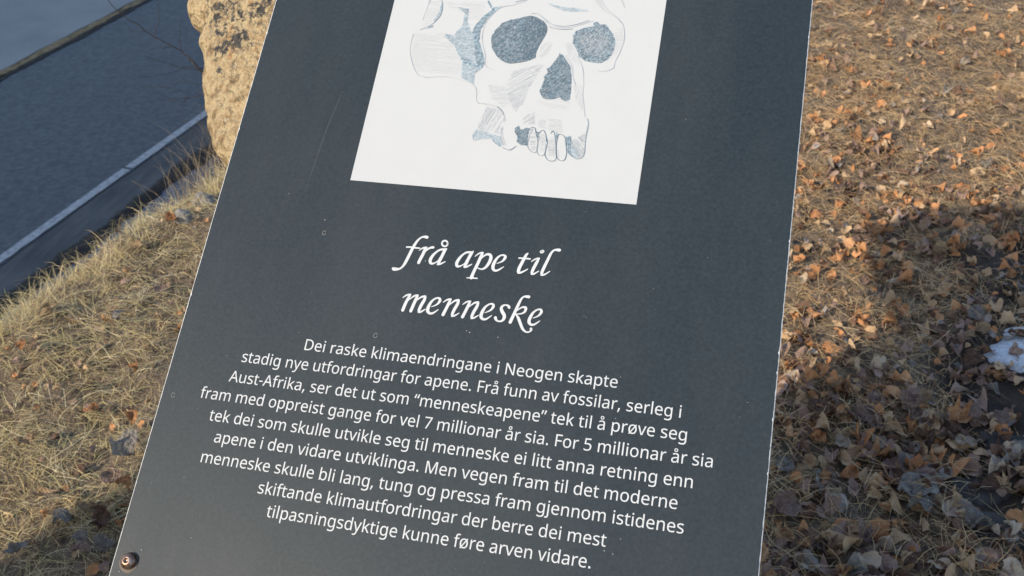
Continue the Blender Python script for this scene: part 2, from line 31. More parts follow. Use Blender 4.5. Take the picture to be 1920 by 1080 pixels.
# ---------------------------------------------------------------- light
SUN_AZ, SUN_EL = 38.0, 31.0          # direction the light travels (from +Y clockwise), elevation
w = bpy.data.worlds.new('World'); sc.world = w; w.use_nodes = True
nt = w.node_tree; bg = nt.nodes['Background']; sky = nt.nodes.new('ShaderNodeTexSky')
sky.sky_type = 'NISHITA'; sky.sun_disc = False
sky.sun_elevation = math.radians(SUN_EL); sky.sun_rotation = math.radians(SUN_AZ + 180)
nt.links.new(sky.outputs[0], bg.inputs[0]); bg.inputs[1].default_value = 0.15
ld = bpy.data.lights.new('sun', 'SUN'); ld.energy = 2.6; ld.angle = math.radians(0.53); ld.color = (1, .89, .72)
sun = bpy.data.objects.new('sun', ld); COL.objects.link(sun)
a, e = math.radians(SUN_AZ), math.radians(SUN_EL)
SD = Vector((math.sin(a) * math.cos(e), math.cos(a) * math.cos(e), -math.sin(e)))
sun.rotation_euler = SD.to_track_quat('-Z', 'Y').to_euler(); sun.location = (-8, -14, 9)
sc.view_settings.view_transform = 'Standard'; sc.view_settings.look = 'None'
sc.view_settings.gamma = 1; sc.view_settings.exposure = 0.85
try: sc.view_settings.use_curve_mapping = False
except Exception: pass

# ---------------------------------------------------------------- materials
def mat(name, cols, rough=.8, scale=20, detail=6, bump=0, bscale=None, spec=.5, attr=None, objrand=0, metallic=0, dist=.02, coords='Object', mid=None, stretch=None):
    m = bpy.data.materials.new(name); m.use_nodes = True; t = m.node_tree; N = t.nodes; L = t.links
    b = N['Principled BSDF']; b.inputs['Roughness'].default_value = rough; b.inputs['Specular IOR Level'].default_value = spec
    b.inputs['Metallic'].default_value = metallic
    if len(cols) == 1 and not bump:
        b.inputs['Base Color'].default_value = (*cols[0], 1); return m
    tc = N.new('ShaderNodeTexCoord'); vec = tc.outputs[coords]
    if stretch:
        mp = N.new('ShaderNodeMapping'); mp.inputs['Scale'].default_value = stretch; L.new(vec, mp.inputs[0]); vec = mp.outputs[0]
    nz = N.new('ShaderNodeTexNoise'); nz.inputs['Scale'].default_value = scale; nz.inputs['Detail'].default_value = detail; nz.inputs['Roughness'].default_value = .62
    L.new(vec, nz.inputs['Vector'])
    fac = nz.outputs['Fac']
    if attr or objrand:
        if attr:
            at = N.new('ShaderNodeAttribute'); at.attribute_name = attr; src = at.outputs['Fac']
        else:
            oi = N.new('ShaderNodeObjectInfo'); src = oi.outputs['Random']
        mx = N.new('ShaderNodeMath'); mx.operation = 'MULTIPLY_ADD'; mx.inputs[1].default_value = .35 ; mx.inputs[2].default_value = -.175
        L.new(nz.outputs['Fac'], mx.inputs[0])
        ad = N.new('ShaderNodeMath'); ad.operation = 'ADD'; L.new(mx.outputs[0], ad.inputs[0]); L.new(src, ad.inputs[1]); fac = ad.outputs[0]
    r = N.new('ShaderNodeValToRGB'); L.new(fac, r.inputs[0]); el = r.color_ramp.elements
    n = len(cols); lo, hi = (0.0, 1.0) if (attr or objrand) else (.3, .7)
    while len(el) < n: el.new(.5)
    for i, c in enumerate(cols):
        el[i].position = lo + (hi - lo) * (i / max(1, n - 1)); 
    for i, c in enumerate(cols): el[i].color = (*c, 1)
    L.new(r.outputs[0], b.inputs['Base Color'])
    if bump:
        n2 = N.new('ShaderNodeTexNoise'); n2.inputs['Scale'].default_value = bscale or scale * 3; n2.inputs['Detail'].default_value = 8
        L.new(vec, n2.inputs['Vector']); bp = N.new('ShaderNodeBump'); bp.inputs['Strength'].default_value = bump; bp.inputs['Distance'].default_value = dist
        L.new(n2.outputs['Fac'], bp.inputs['Height']); L.new(bp.outputs[0], b.inputs['Normal'])
    return m

# ---------------------------------------------------------------- helpers
def obj(name, me, m=None, parent=None, loc=None, **props):
    o = bpy.data.objects.new(name, me); COL.objects.link(o)
    if m is not None and me is not None and len(me.materials) == 0: me.materials.append(m)
    if parent: o.parent = parent
    if loc is not None: o.location = loc
    for k, v in props.items(): o[k] = v
    return o
def mesh(name, v, f, smooth=False):
    me = bpy.data.meshes.new(name); me.from_pydata([tuple(p) for p in v], [], f); me.update()
    if smooth: me.polygons.foreach_set('use_smooth', [True] * len(me.polygons))
    return me
def big_mesh(name, V, F4, attr=None, smooth=True):
    me = bpy.data.meshes.new(name); n = len(V); k = len(F4)
    me.vertices.add(n); me.vertices.foreach_set('co', np.asarray(V, np.float32).ravel())
    me.loops.add(4 * k); me.loops.foreach_set('vertex_index', np.asarray(F4, np.int32).ravel())
    me.polygons.add(k); me.polygons.foreach_set('loop_start', np.arange(k, dtype=np.int32) * 4)
    try: me.polygons.foreach_set('loop_total', np.full(k, 4, np.int32))
    except Exception: pass
    me.update(calc_edges=True)
    if smooth: me.polygons.foreach_set('use_smooth', np.ones(k, bool))
    if attr:
        for an, vals in attr.items():
            at = me.attributes.new(an, 'FLOAT', 'POINT'); at.data.foreach_set('value', np.asarray(vals, np.float32))
    me.validate(); return me
def box(name, x0, x1, y0, y1, z0, z1, bev=0):
    bm = bmesh.new(); bmesh.ops.create_cube(bm, size=1)
    for v in bm.verts: v.co = Vector(((x0 + x1) / 2 + v.co.x * (x1 - x0), (y0 + y1) / 2 + v.co.y * (y1 - y0), (z0 + z1) / 2 + v.co.z * (z1 - z0)))
    if bev: bmesh.ops.bevel(bm, geom=bm.edges[:], offset=bev, segments=2, affect='EDGES')
    me = bpy.data.meshes.new(name); bm.to_mesh(me); bm.free(); return me
def tube(name, pts, rads, seg=6):
    V = []; F = []
    for i, p in enumerate(pts):
        p = Vector(p); d = (Vector(pts[min(i + 1, len(pts) - 1)]) - Vector(pts[max(i - 1, 0)])).normalized()
        s = d.cross(Vector((.3, .2, 1))).normalized(); t = d.cross(s)
        for k in range(seg):
            q = 2 * math.pi * k / seg; V.append(p + (s * math.cos(q) + t * math.sin(q)) * rads[i])
    for i in range(len(pts) - 1):
        for k in range(seg): F.append((i * seg + k, i * seg + (k + 1) % seg, (i + 1) * seg + (k + 1) % seg, (i + 1) * seg + k))
    F.append(tuple(range(seg))[::-1]); F.append(tuple(range((len(pts) - 1) * seg, len(pts) * seg)))
    return V, F
def crom(P, n=5):
    P = [np.array(p, float) for p in P]; out = []
    for i in range(len(P) - 1):
        a, b, c, d = P[max(i - 1, 0)], P[i], P[i + 1], P[min(i + 2, len(P) - 1)]
        for k in range(n):
            t = k / n; out.append(.5 * ((2 * b) + (c - a) * t + (2 * a - 5 * b + 4 * c - d) * t * t + (3 * b - a - 3 * c + d) * t ** 3))
    out.append(P[-1]); return out
# ================================================================ terrain
RD = np.array([.129, .9916]); NL = np.array([-.9916, .129]); RA = np.array([-1.73, 1.52])   # ridge line above the bank
ROAD_Z = -3.15
def bumps(x, y):
    return (.010 * np.sin(7 * x + 1.3 * y) + .008 * np.sin(11 * y - 5 * x + 2) + .005 * np.sin(23 * x + 17 * y) + .004 * np.sin(31 * y - 19 * x + 1))
def ridge_off(s): return .035 * np.sin(4.1 * s + .6) + .02 * np.sin(11 * s + 1) + .01 * np.sin(29 * s)
def ts(x, y):
    rx, ry = x - RA[0], y - RA[1]; return rx * NL[0] + ry * NL[1], rx * RD[0] + ry * RD[1]
def ground_z(x, y):
    x = np.asarray(x, float); y = np.asarray(y, float)
    t, s = ts(x, y); t = t - ridge_off(s)
    drop = np.where(t > -.12, -np.clip((t + .12), 0, .25) ** 2 * 1.6 - np.clip(t - .13, 0, 9) * .98, 0)
    k = np.clip(1 - (np.hypot(x, y - 2) - 6) / 6, 0, 1)
    return np.maximum(bumps(x, y) * k + drop, ROAD_Z - .01)
def wetness(x, y):
    x = np.asarray(x, float); y = np.asarray(y, float)
    e = x - (.475 + .06 * np.sin(6 * y + 1) + .045 * np.sin(15 * y + 2)) 
    v = np.clip(e / .05 + .5, 0, 1) * np.clip((2.42 + .08 * np.sin(9 * x) - y) / .08 + .5, 0, 1) * np.clip((1.05 - x) / .2, 0, 1)
    return v
def axis(parts): 
    out = []
    for a, b, n in parts: out += list(np.linspace(a, b, n, endpoint=False))
    out.append(parts[-1][1]); return np.array(out)
T = axis([(-90, -10, 12), (-10, -3.8, 16), (-3.8, .5, 240), (.5, 3.4, 24), (3.4, 3.6, 2)])
S = axis([(-70, -8, 14), (-8, -1.2, 22), (-1.2, 3.2, 240), (3.2, 9, 60), (9, 120, 24)])
TT, SS = np.meshgrid(T, S)
GX = RA[0] + TT * NL[0] + SS * RD[0]; GY = RA[1] + TT * NL[1] + SS * RD[1]
GZ = ground_z(GX, GY); GZ[:, -1] = ROAD_Z - .02
near = (TT > -3.8) & (TT < .5) & (SS > -1.2) & (SS < 3.2)
GZ = GZ + near * rng.normal(0, .0022, GZ.shape)
nS_, nT = TT.shape; idx = np.arange(nS_ * nT).reshape(nS_, nT)
F = np.stack([idx[:-1, :-1], idx[1:, :-1], idx[1:, 1:], idx[:-1, 1:]], -1).reshape(-1, 4)
F = F[:, ::-1]
gme = big_mesh('lawn_ground', np.stack([GX, GY, GZ], -1).reshape(-1, 3), F, {'wet': wetness(GX, GY).ravel()})
def soil_material():
    m = mat('soil and thatch', [(.05, .036, .024), (.11, .078, .048), (.22, .16, .10), (.15, .108, .066)], rough=.9, scale=38, bump=.8, bscale=160, dist=.01)
    t = m.node_tree; N = t.nodes; L = t.links; b = N['Principled BSDF']
    old = b.inputs['Base Color'].links[0].from_socket
    at = N.new('ShaderNodeAttribute'); at.attribute_name = 'wet'
    mx = N.new('ShaderNodeMix'); mx.data_type = 'RGBA'; L.new(at.outputs['Fac'], mx.inputs['Factor']); L.new(old, mx.inputs['A'])
    w2 = N.new('ShaderNodeTexNoise'); w2.inputs['Scale'].default_value = 14; w2.inputs['Detail'].default_value = 7
    tc = N.new('ShaderNodeTexCoord'); L.new(tc.outputs['Object'], w2.inputs['Vector'])
    r = N.new('ShaderNodeValToRGB'); r.color_ramp.elements[0].position = .35; r.color_ramp.elements[0].color = (.024, .018, .013, 1); r.color_ramp.elements[1].position = .7; r.color_ramp.elements[1].color = (.085, .064, .046, 1)
    L.new(w2.outputs['Fac'], r.inputs[0]); L.new(r.outputs[0], mx.inputs['B']); L.new(mx.outputs['Result'], b.inputs['Base Color'])
    rr = N.new('ShaderNodeMapRange'); rr.inputs['To Min'].default_value = .95; rr.inputs['To Max'].default_value = .93; L.new(at.outputs['Fac'], rr.inputs['Value']); L.new(rr.outputs[0], b.inputs['Roughness'])
    return m
obj('lawn_ground', gme, soil_material(), kind='structure')

def strip(name, t0, t1, z, m, s0=-60, s1=110, n=240, jit=0, seed=0, zb=0, label=None):
    """a ribbon laid along the road between two offsets from the ridge, edges uneven by jit"""
    s = np.concatenate([np.linspace(s0, 0, 12, endpoint=False), np.linspace(0, 16, n, endpoint=False), np.linspace(16, s1, 16)])
    def edge(t, q): 
        if t > 50: return np.full_like(s, t)
        r = np.random.default_rng(seed + q); ph = r.uniform(0, 6, 6)
        return t + jit * (.4 * np.sin(3.1 * s + ph[0]) + .3 * np.sin(7.7 * s + ph[1]) + .25 * np.sin(19 * s + ph[2]) + .2 * np.sin(43 * s + ph[3]))
    e0, e1 = edge(t0, 0), edge(t1, 1)
    V = []
    for tt in (e0, e0 * .5 + e1 * .5, e1):
        V.append(np.stack([RA[0] + tt * NL[0] + s * RD[0], RA[1] + tt * NL[1] + s * RD[1], np.full_like(s, z)], -1))
    V[1][:, 2] += zb
    k = len(s); V = np.concatenate(V); i = np.arange(k - 1)
    F = np.concatenate([np.stack([i + c * k, i + 1 + c * k, i + 1 + (c + 1) * k, i + (c + 1) * k], -1) for c in (0, 1)])
    return obj(name, big_mesh(name, V, F, smooth=False), m, kind='structure')
asphalt = mat('asphalt', [(.032, .038, .043), (.057, .066, .073), (.095, .104, .110)], rough=.62, scale=17, detail=15, bump=.35, bscale=120, dist=.006)
shoulder_m = mat('shoulder asphalt', [(.036, .040, .043), (.062, .066, .066), (.10, .10, .10)], rough=.8, scale=7, detail=12, bump=.7, bscale=60, dist=.01, stretch=(1, .25, 1))
gravel_m = mat('grey gravel', [(.09, .10, .11), (.14, .155, .165), (.19, .20, .205)], rough=.9, scale=18, detail=10, bump=.7, bscale=120, dist=.01)
debris_m = mat('dark roadside dirt', [(.008, .007, .006), (.02, .018, .015), (.04, .036, .03)], rough=.95, scale=9, detail=10, bump=.8, bscale=60, dist=.02)
white_m = mat('worn road paint', [(.14, .155, .16), (.33, .345, .35), (.44, .45, .45)], rough=.7, scale=22, detail=12, bump=.3, bscale=150, dist=.003)
verge_m = mat('verge dry grass', [(.12, .09, .045), (.24, .18, .09), (.33, .26, .15)], rough=.95, scale=14, detail=8, bump=.8, bscale=60, dist=.03)
pave_m = mat('pale pavement', [(.19, .20, .195), (.22, .23, .225), (.25, .255, .245)], rough=.85, scale=1.2, detail=10, bump=.3, bscale=80, dist=.004)
Z = ROAD_Z
strip('lower_ground', 3.3, 60, Z - .012, gravel_m, jit=0)
strip('gravel_strip', 3.5, 4.42, Z - .006, gravel_m, jit=.02, seed=3)
strip('dirt_strip', 4.38, 4.57, Z + .004, debris_m, jit=.05, seed=5, zb=.03)
strip('road_shoulder', 4.50, 5.02, Z, shoulder_m, jit=.03, seed=7)
strip('road', 4.96, 8.03, Z + .002 + .004, asphalt, jit=.015, seed=9)
strip('road_edge_line', 4.985, 5.075, Z + .011, white_m, s0=5.40, s1=60, n=300, jit=.006, seed=11)
strip('road_edge_line', 4.985, 5.075, Z + .011, white_m, s0=-30, s1=5.36, n=300, jit=.006, seed=12) if False else None
strip('dirt_strip', 7.98, 8.09, Z + .012, debris_m, jit=.03, seed=15, zb=.01)
strip('grass_verge', 8.07, 8.20, Z + .018, verge_m, jit=.03, seed=17, zb=.02)
strip('pavement', 8.2, 13.5, Z + .02 + .004, pave_m, jit=.02, seed=19)
# the two painted stretches with the small gap between them
def paint(s0, s1, q):
    s = np.linspace(s0, s1, 260); r = np.random.default_rng(q)
    e0 = 4.975 + r.normal(0, .003, len(s)); e1 = 5.075 + r.normal(0, .003, len(s))
    V = np.concatenate([np.stack([RA[0] + tt * NL[0] + s * RD[0], RA[1] + tt * NL[1] + s * RD[1], np.full_like(s, Z + .0105)], -1) for tt in (e0, e1)])
    k = len(s); i = np.arange(k - 1); return big_mesh('road_edge_line', V, np.stack([i, i + 1, i + 1 + k, i + k], -1), smooth=False)
for o in [o for o in COL.objects if o.name.startswith('road_edge_line')]: bpy.data.objects.remove(o)
obj('road_edge_line', paint(-20, 5.36, 1), white_m, kind='structure')
obj('road_edge_line', paint(5.40, 40, 2), white_m, kind='structure')

# ================================================================ information board
TILT = math.radians(34.926)
NB = Vector((0, -math.sin(TILT), math.cos(TILT))); YB = Vector((0, math.cos(TILT), math.sin(TILT)))
PB = Vector(P0)
board = obj('information_board', None, loc=(PB.x, PB.y, 0), label='charcoal information board with white skull picture and white text, bolted to the pale rock', category='sign')
BM = Matrix.Translation((0, 0, PB.z)) @ Matrix(((1, 0, 0), (0, YB.y, NB.y), (0, YB.z, NB.z))).to_4x4()
def bpart(name, me, m, h=0, parent=board, **k):
    me.transform(BM @ Matrix.Translation((0, 0, h))); return obj(name, me, m, parent, **k)
U0, U1, V0, V1 = -.2873, .2905, -.330, .4350
panel_m = mat('black printed laminate', [(.015, .023, .028), (.020, .029, .035), (.026, .036, .042)], rough=.46, scale=300, detail=3, bump=.05, bscale=900, dist=.0006, spec=.30)
def smears(m):
    t = m.node_tree; N = t.nodes; L = t.links; b = N['Principled BSDF']; old = b.inputs['Base Color'].links[0].from_socket
    tc = N.new('ShaderNodeTexCoord'); mp = N.new('ShaderNodeMapping'); mp.inputs['Scale'].default_value = (5, 1.6, 1); mp.inputs['Rotation'].default_value = (0, 0, .5); L.new(tc.outputs['Object'], mp.inputs[0])
    n = N.new('ShaderNodeTexNoise'); n.inputs['Scale'].default_value = 1.6; n.inputs['Detail'].default_value = 9; n.inputs['Roughness'].default_value = .7; L.new(mp.outputs[0], n.inputs['Vector'])
    r = N.new('ShaderNodeMapRange'); r.inputs['From Min'].default_value = .4; r.inputs['From Max'].default_value = .75; r.inputs['To Min'].default_value = 0; r.inputs['To Max'].default_value = .10; L.new(n.outputs['Fac'], r.inputs['Value'])
    mx = N.new('ShaderNodeMix'); mx.data_type = 'RGBA'; mx.inputs['B'].default_value = (.10, .105, .105, 1); L.new(r.outputs[0], mx.inputs['Factor']); L.new(old, mx.inputs['A']); L.new(mx.outputs['Result'], b.inputs['Base Color'])
    q = N.new('ShaderNodeMapRange'); q.inputs['From Min'].default_value = .3; q.inputs['From Max'].default_value = .7; q.inputs['To Min'].default_value = .40; q.inputs['To Max'].default_value = .56; L.new(n.outputs['Fac'], q.inputs['Value']); L.new(q.outputs[0], b.inputs['Roughness'])
smears(panel_m)
core_m = mat('white laminate core', [(.55, .55, .54), (.75, .75, .73)], rough=.6, scale=90)
bpart('panel_core', box('panel_core', U0, U1, V0, V1, -.004, -.0002, .0006), core_m)
def edge_poly():
    """printed face a hair smaller than the core, its edge slightly chipped"""
    r = random.Random(3); P = []
    def run(a, b, n, nrm, base, amp):
        for i in range(n):
            k = i / n; p = Vector(a).lerp(Vector(b), k); c = base + amp * abs(noise.noise(Vector((p.x * 180, p.y * 180, base * 1000)))) + (amp * 1.5 if r.random() < .02 else 0)
            P.append((p.x + nrm[0] * c, p.y + nrm[1] * c, 0))
    run((U0, V0), (U1, V0), 60, (0, 1), .0008, .0003); run((U1, V0), (U1, V1), 420, (-1, 0), .0007, .0004)
    run((U1, V1), (U0, V1), 60, (0, -1), .0008, .0003); run((U0, V1), (U0, V0), 300, (1, 0), .0009, .0004)
    return P
bpart('panel_face', mesh('panel_face', edge_poly(), [tuple(range(840))]), panel_m)
paper_m = mat('white print', [(.475, .48, .47), (.49, .495, .485)], rough=.55, scale=30)
pic = bpart('picture', mesh('picture', [(-.14735, .13385, 0), (.1458, .13385, 0), (.1460, .4100, 0), (-.1476, .4100, 0)], [(0, 1, 2, 3)]), paper_m, .0003)

inks = [mat('engraving dark', [(.07, .115, .145), (.155, .22, .255), (.33, .41, .45)], rough=.6, scale=330, detail=3),
        mat('engraving mid', [(.08, .13, .16), (.24, .32, .36), (.48, .56, .59)], rough=.6, scale=330, detail=3),
        mat('engraving pale', [(.22, .285, .32), (.34, .40, .43), (.45, .475, .48)], rough=.6, scale=330, detail=3),
        mat('ink line mid', [(.22, .265, .30)], rough=.6), mat('ink line pale', [(.36, .385, .41)], rough=.6),
        mat('ink line faint', [(.42, .435, .445)], rough=.6), mat('ink line dark', [(.10, .14, .17)], rough=.6)]
tone_fill = {0: 0, 1: 1, 2: 2, 3: 1, 4: 2}
def ribbon(pts, V, F, h, caps=True):
    """pts (u, v, width) -> flat brush stroke with round ends"""
    n0 = len(V); n = len(pts)
    for i, (x, y, w_) in enumerate(pts):
        a_, b_ = pts[max(i - 1, 0)], pts[min(i + 1, n - 1)]; dx, dy = b_[0] - a_[0], b_[1] - a_[1]; l = math.hypot(dx, dy) or 1
        V.append((x - dy / l * w_ / 2, y + dx / l * w_ / 2, h)); V.append((x + dy / l * w_ / 2, y - dx / l * w_ / 2, h))
    for i in range(n - 1): F.append((n0 + 2 * i, n0 + 2 * i + 1, n0 + 2 * i + 3, n0 + 2 * i + 2))
    if caps:
        for (x, y, w_) in (pts[0], pts[-1]):
            k0 = len(V)
            for k in range(10): V.append((x + math.cos(k * math.pi / 5) * w_ / 2, y + math.sin(k * math.pi / 5) * w_ / 2, h + 1e-5))
            F.append(tuple(range(k0, k0 + 10)))
bins = {i: ([], []) for i in range(7)}
fills = []
rr = random.Random(5)
for k, (tone, P) in enumerate(FILLS):
    pts = [(P[i] / 1e5, P[i + 1] / 1e5) for i in range(0, len(P), 2)]; m = len(pts)
    sm = []
    for i in range(m):
        a_, b_ = pts[i], pts[(i + 1) % m]
        for q in range(5):
            t_ = q / 5; jx = rr.gauss(0, .00022); jy = rr.gauss(0, .00022)
            sm.append((a_[0] + (b_[0] - a_[0]) * t_ + jx, a_[1] + (b_[1] - a_[1]) * t_ + jy, 0))
    fills.append((tone, sm, pts))
def inside(x, y, P):
    c = False; j = len(P) - 1
    for i in range(len(P)):
        xi, yi = P[i][:2]; xj, yj = P[j][:2]
        if (yi > y) != (yj > y) and x < (xj - xi) * (y - yi) / (yj - yi) + xi: c = not c
        j = i
    return c
def hatch(P, ang, sp, wd, V, F, h, wob=.0003, frac=1.0, lmax=.02):
    ca, sa = math.cos(ang), math.sin(ang); us = [x * ca + y * sa for x, y in P]; vs = [-x * sa + y * ca for x, y in P]
    v = min(vs) + sp * .5
    while v < max(vs):
        u = min(us) + rr.random() * .002; seg = []
        step = .0009; ph = rr.random() * 6
        while u < max(us) + step:
            vv = v + wob * math.sin(u * 160 + ph) + wob * .5 * math.sin(u * 510 + ph * 2)
            x, y = u * ca - vv * sa, u * sa + vv * ca
            ok = inside(x, y, P) and rr.random() < .97
            if ok: seg.append((x, y, wd * (.6 + .7 * rr.random())))
            if (not ok or len(seg) * step > lmax) and seg:
                if len(seg) > 2 and rr.random() < frac: ribbon(seg, V, F, h, False)
                seg = []
            u += step
        if len(seg) > 2: ribbon(seg, V, F, h, False)
        v += sp * (.8 + .4 * rr.random())
draw = None
for k, (tone, sm, pts) in enumerate(fills):
    o = bpart('engraving_shadow', mesh('engraving_shadow', sm, [tuple(range(len(sm)))]), inks[tone_fill[tone]], .0005 + k * 1e-5, pic)
for k, (tone, sm, pts) in enumerate(fills):
    if tone in (0, 1):
        for j, (an, sp) in enumerate(((.3, .0011), (1.35, .0012), (2.3, .0013))):
            hatch(pts, an + .1 * k, sp, .00032, *bins[6], .0008 + j * 1e-5, wob=.0005, frac=.6, lmax=.008)
        hatch(pts, .8, .0015, .0004, *bins[4], .00086, wob=.0005, frac=.6, lmax=.004)
        mxx = sum(p[0] for p in pts) / len(pts); myy = sum(p[1] for p in pts) / len(pts)
        if tone == 1 and len(pts) > 12: hatch([(mxx + (p[0] - mxx) * .68, myy + (p[1] - myy) * .68) for p in pts], 1.1, .0010, .0005, *bins[5], .0009, wob=.0005, frac=.8, lmax=.005)
        if tone == 0 and k == 0: hatch([p for p in pts if p[0] > mxx] , 1.9, .0009, .0004, *bins[6], .0009, wob=.0004, frac=.8, lmax=.007)
    elif tone in (2, 3, 4):
        hatch(pts, .25 + k, .0011, .0003, *bins[3 if tone != 4 else 4], .0008, frac=.7, lmax=.006)
for P, an, sp, tone in HATCH:
    pts = [(P[i] / 1e5, P[i + 1] / 1e5) for i in range(0, len(P), 2)]
    hatch(pts, math.radians(an), sp * 1e-4, .00026, *bins[tone], .00075, wob=.00025, frac=.85, lmax=.03)
for tone, wd, P in INK:
    pts = [(P[i] / 1e5, P[i + 1] / 1e5, wd * 1e-5 * (.8 if i % 4 else 1.25) * (.75 if tone in (4, 5) else .9)) for i in range(0, len(P), 2)]
    ribbon([tuple(q) for q in crom(pts, 5)], *bins[tone], .00092, False)
# crown of the skull, above the photograph's upper edge
for P, tone in (([(-.108, .350), (-.103, .364), (-.085, .382), (-.045, .395), (.0, .398), (.045, .394), (.08, .381), (.098, .365), (.104, .354)], 4), ([(-.03, .362), (0, .372), (.04, .374), (.075, .366)], 5), ([(-.085, .36), (-.06, .376), (-.03, .384)], 5)):
    ribbon([tuple(q) for q in crom([(x, y, .0005) for x, y in P], 5)], *bins[tone], .00092, False)
for i, (V, F) in bins.items():
    if V: bpart('engraving_lines', mesh('engraving_lines', V, F), inks[i], 0, pic, kind='stuff')

letter_m = mat('white lettering', [(.52, .53, .53), (.58, .59, .59)], rough=.55, scale=60)
for li, strokes in enumerate(TITLE):
    V, F = [], []
    for k, s in enumerate(strokes):
        pts = [(s[i] / 1e5, s[i + 1] / 1e5, s[i + 2] / 1e5) for i in range(0, len(s), 3)]
        ribbon([tuple(q) for q in crom(pts, 6)], V, F, .0003 + k * 2e-5)
    bpart('title_line', mesh('title_line', V, F), letter_m, label='white italic title line of the board')
for txt, (u0, v0, u1, v1) in zip(LINES, ENDS):
    x = 0; pol = []
    for ch in txt:
        adv, P = GLYPHS[ch]
        for q in P: pol.append([(x + q[i], q[i + 1]) for i in range(0, len(q), 2)])
        x += adv
    xa = min(p[0] for q in pol for p in q); xb = max(p[0] for q in pol for p in q)
    k = math.hypot(u1 - u0, v1 - v0) / (xb - xa); ky = .0191e-3; c, s = (u1 - u0) / math.hypot(u1 - u0, v1 - v0), (v1 - v0) / math.hypot(u1 - u0, v1 - v0)
    cu = bpy.data.curves.new('text_line', 'CURVE'); cu.dimensions = '2D'; cu.fill_mode = 'BOTH'
    for q in pol:
        sp = cu.splines.new('POLY'); sp.points.add(len(q) - 1); sp.use_cyclic_u = True
        for p, (gx, gy) in zip(sp.points, q):
            X_ = (gx - xa) * k; Y_ = gy * ky; p.co = (u0 + X_ * c - Y_ * s, v0 + X_ * s + Y_ * c, 0, 1)
    tmp = bpy.data.objects.new('tmp', cu); COL.objects.link(tmp); bpy.context.view_layer.update()
    me = bpy.data.meshes.new_from_object(tmp.evaluated_get(bpy.context.evaluated_depsgraph_get())); bpy.data.objects.remove(tmp)
    me.materials.clear(); bpart('text_line', me, letter_m, .0003)
# small ring marks, specks of dried dirt, one long faint scratch
ring_m = mat('dried ring', [(.22, .22, .20)], rough=.8)
for (u, v) in MARKS:
    V, F = [], []; ribbon([(u + .0018 * math.cos(a_), v + .0023 * math.sin(a_), .0005) for a_ in np.linspace(.5, 6.3, 14)], V, F, .0004, False)
    bpart('ring_mark', mesh('ring_mark', V, F), ring_m)
V, F = [], []
r2 = random.Random(9)
pts_ = [tuple(p) + (.00065,) for p in SPECKS] + [(r2.uniform(U0 + .01, U1 - .01), r2.uniform(V0, V1), r2.uniform(.0002, .00045)) for _ in range(90)]
for (u, v, q) in pts_:
    k0 = len(V); n = 5
    for k in range(n): V.append((u + math.cos(k * 6.28 / n) * q * r2.uniform(.6, 1.5), v + math.sin(k * 6.28 / n) * q * r2.uniform(.5, 1), .0003))
    F.append(tuple(range(k0, k0 + n)))
bpart('dirt_specks', mesh('dirt_specks', V, F), mat('speck', [(.36, .38, .38)], rough=.8), 0.0008, kind='stuff')
V, F = [], []; ribbon([tuple(q) for q in crom([(SCRATCH[0], SCRATCH[1], .00012), (SCRATCH[2], SCRATCH[3], .00025), (SCRATCH[4], SCRATCH[5], .00012)], 8)], V, F, .0002, False)
bpart('scratch', mesh('scratch', V, F), mat('scratch', [(.13, .15, .17)], rough=.6))
# bolts: dome head on a rusty washer
steel_m = mat('bolt steel', [(.13, .065, .04), (.30, .19, .14), (.46, .38, .34)], rough=.34, scale=160, metallic=.85)
rust_m = mat('rust stain', [(.12, .10, .085), (.16, .12, .085)], rough=.7, scale=300)
def lathe(prof, seg=28):
    V, F = [], []
    for r_, z_ in prof:
        for k in range(seg): V.append((r_ * math.cos(2 * math.pi * k / seg), r_ * math.sin(2 * math.pi * k / seg), z_))
    for i in range(len(prof) - 1):
        for k in range(seg): F.append((i * seg + k, i * seg + (k + 1) % seg, (i + 1) * seg + (k + 1) % seg, (i + 1) * seg + k))
    F.append(tuple(range((len(prof) - 1) * seg, len(prof) * seg))); return V, F
for (u, v) in ((-.2704, -.2679), (.2735, -.2679), (-.2704, .411), (.2735, .411)):
    V, F = lathe([(.0078, 0), (.0079, .0009), (.0075, .0028), (.0063, .0046), (.0046, .0058), (.0029, .0063), (.0025, .0063), (.0021, .0046), (.0002, .0044)])
    me = mesh('bolt', [(x + u, y + v, z + .0004) for x, y, z in V], F, True)
    b_ = bpart('bolt', me, steel_m)
    V, F = [], []; r_ = random.Random(int(u * 1e4))
    V = [(u + math.cos(k * .314) * .0090 * (1 + .08 * r_.random()) - .0004, v + math.sin(k * .314) * .0093 * (1 + .08 * r_.random()) - .0012, .0003) for k in range(20)]
    bpart('rust_ring', mesh('rust_ring', V, [tuple(range(20))]), rust_m, 0, b_)

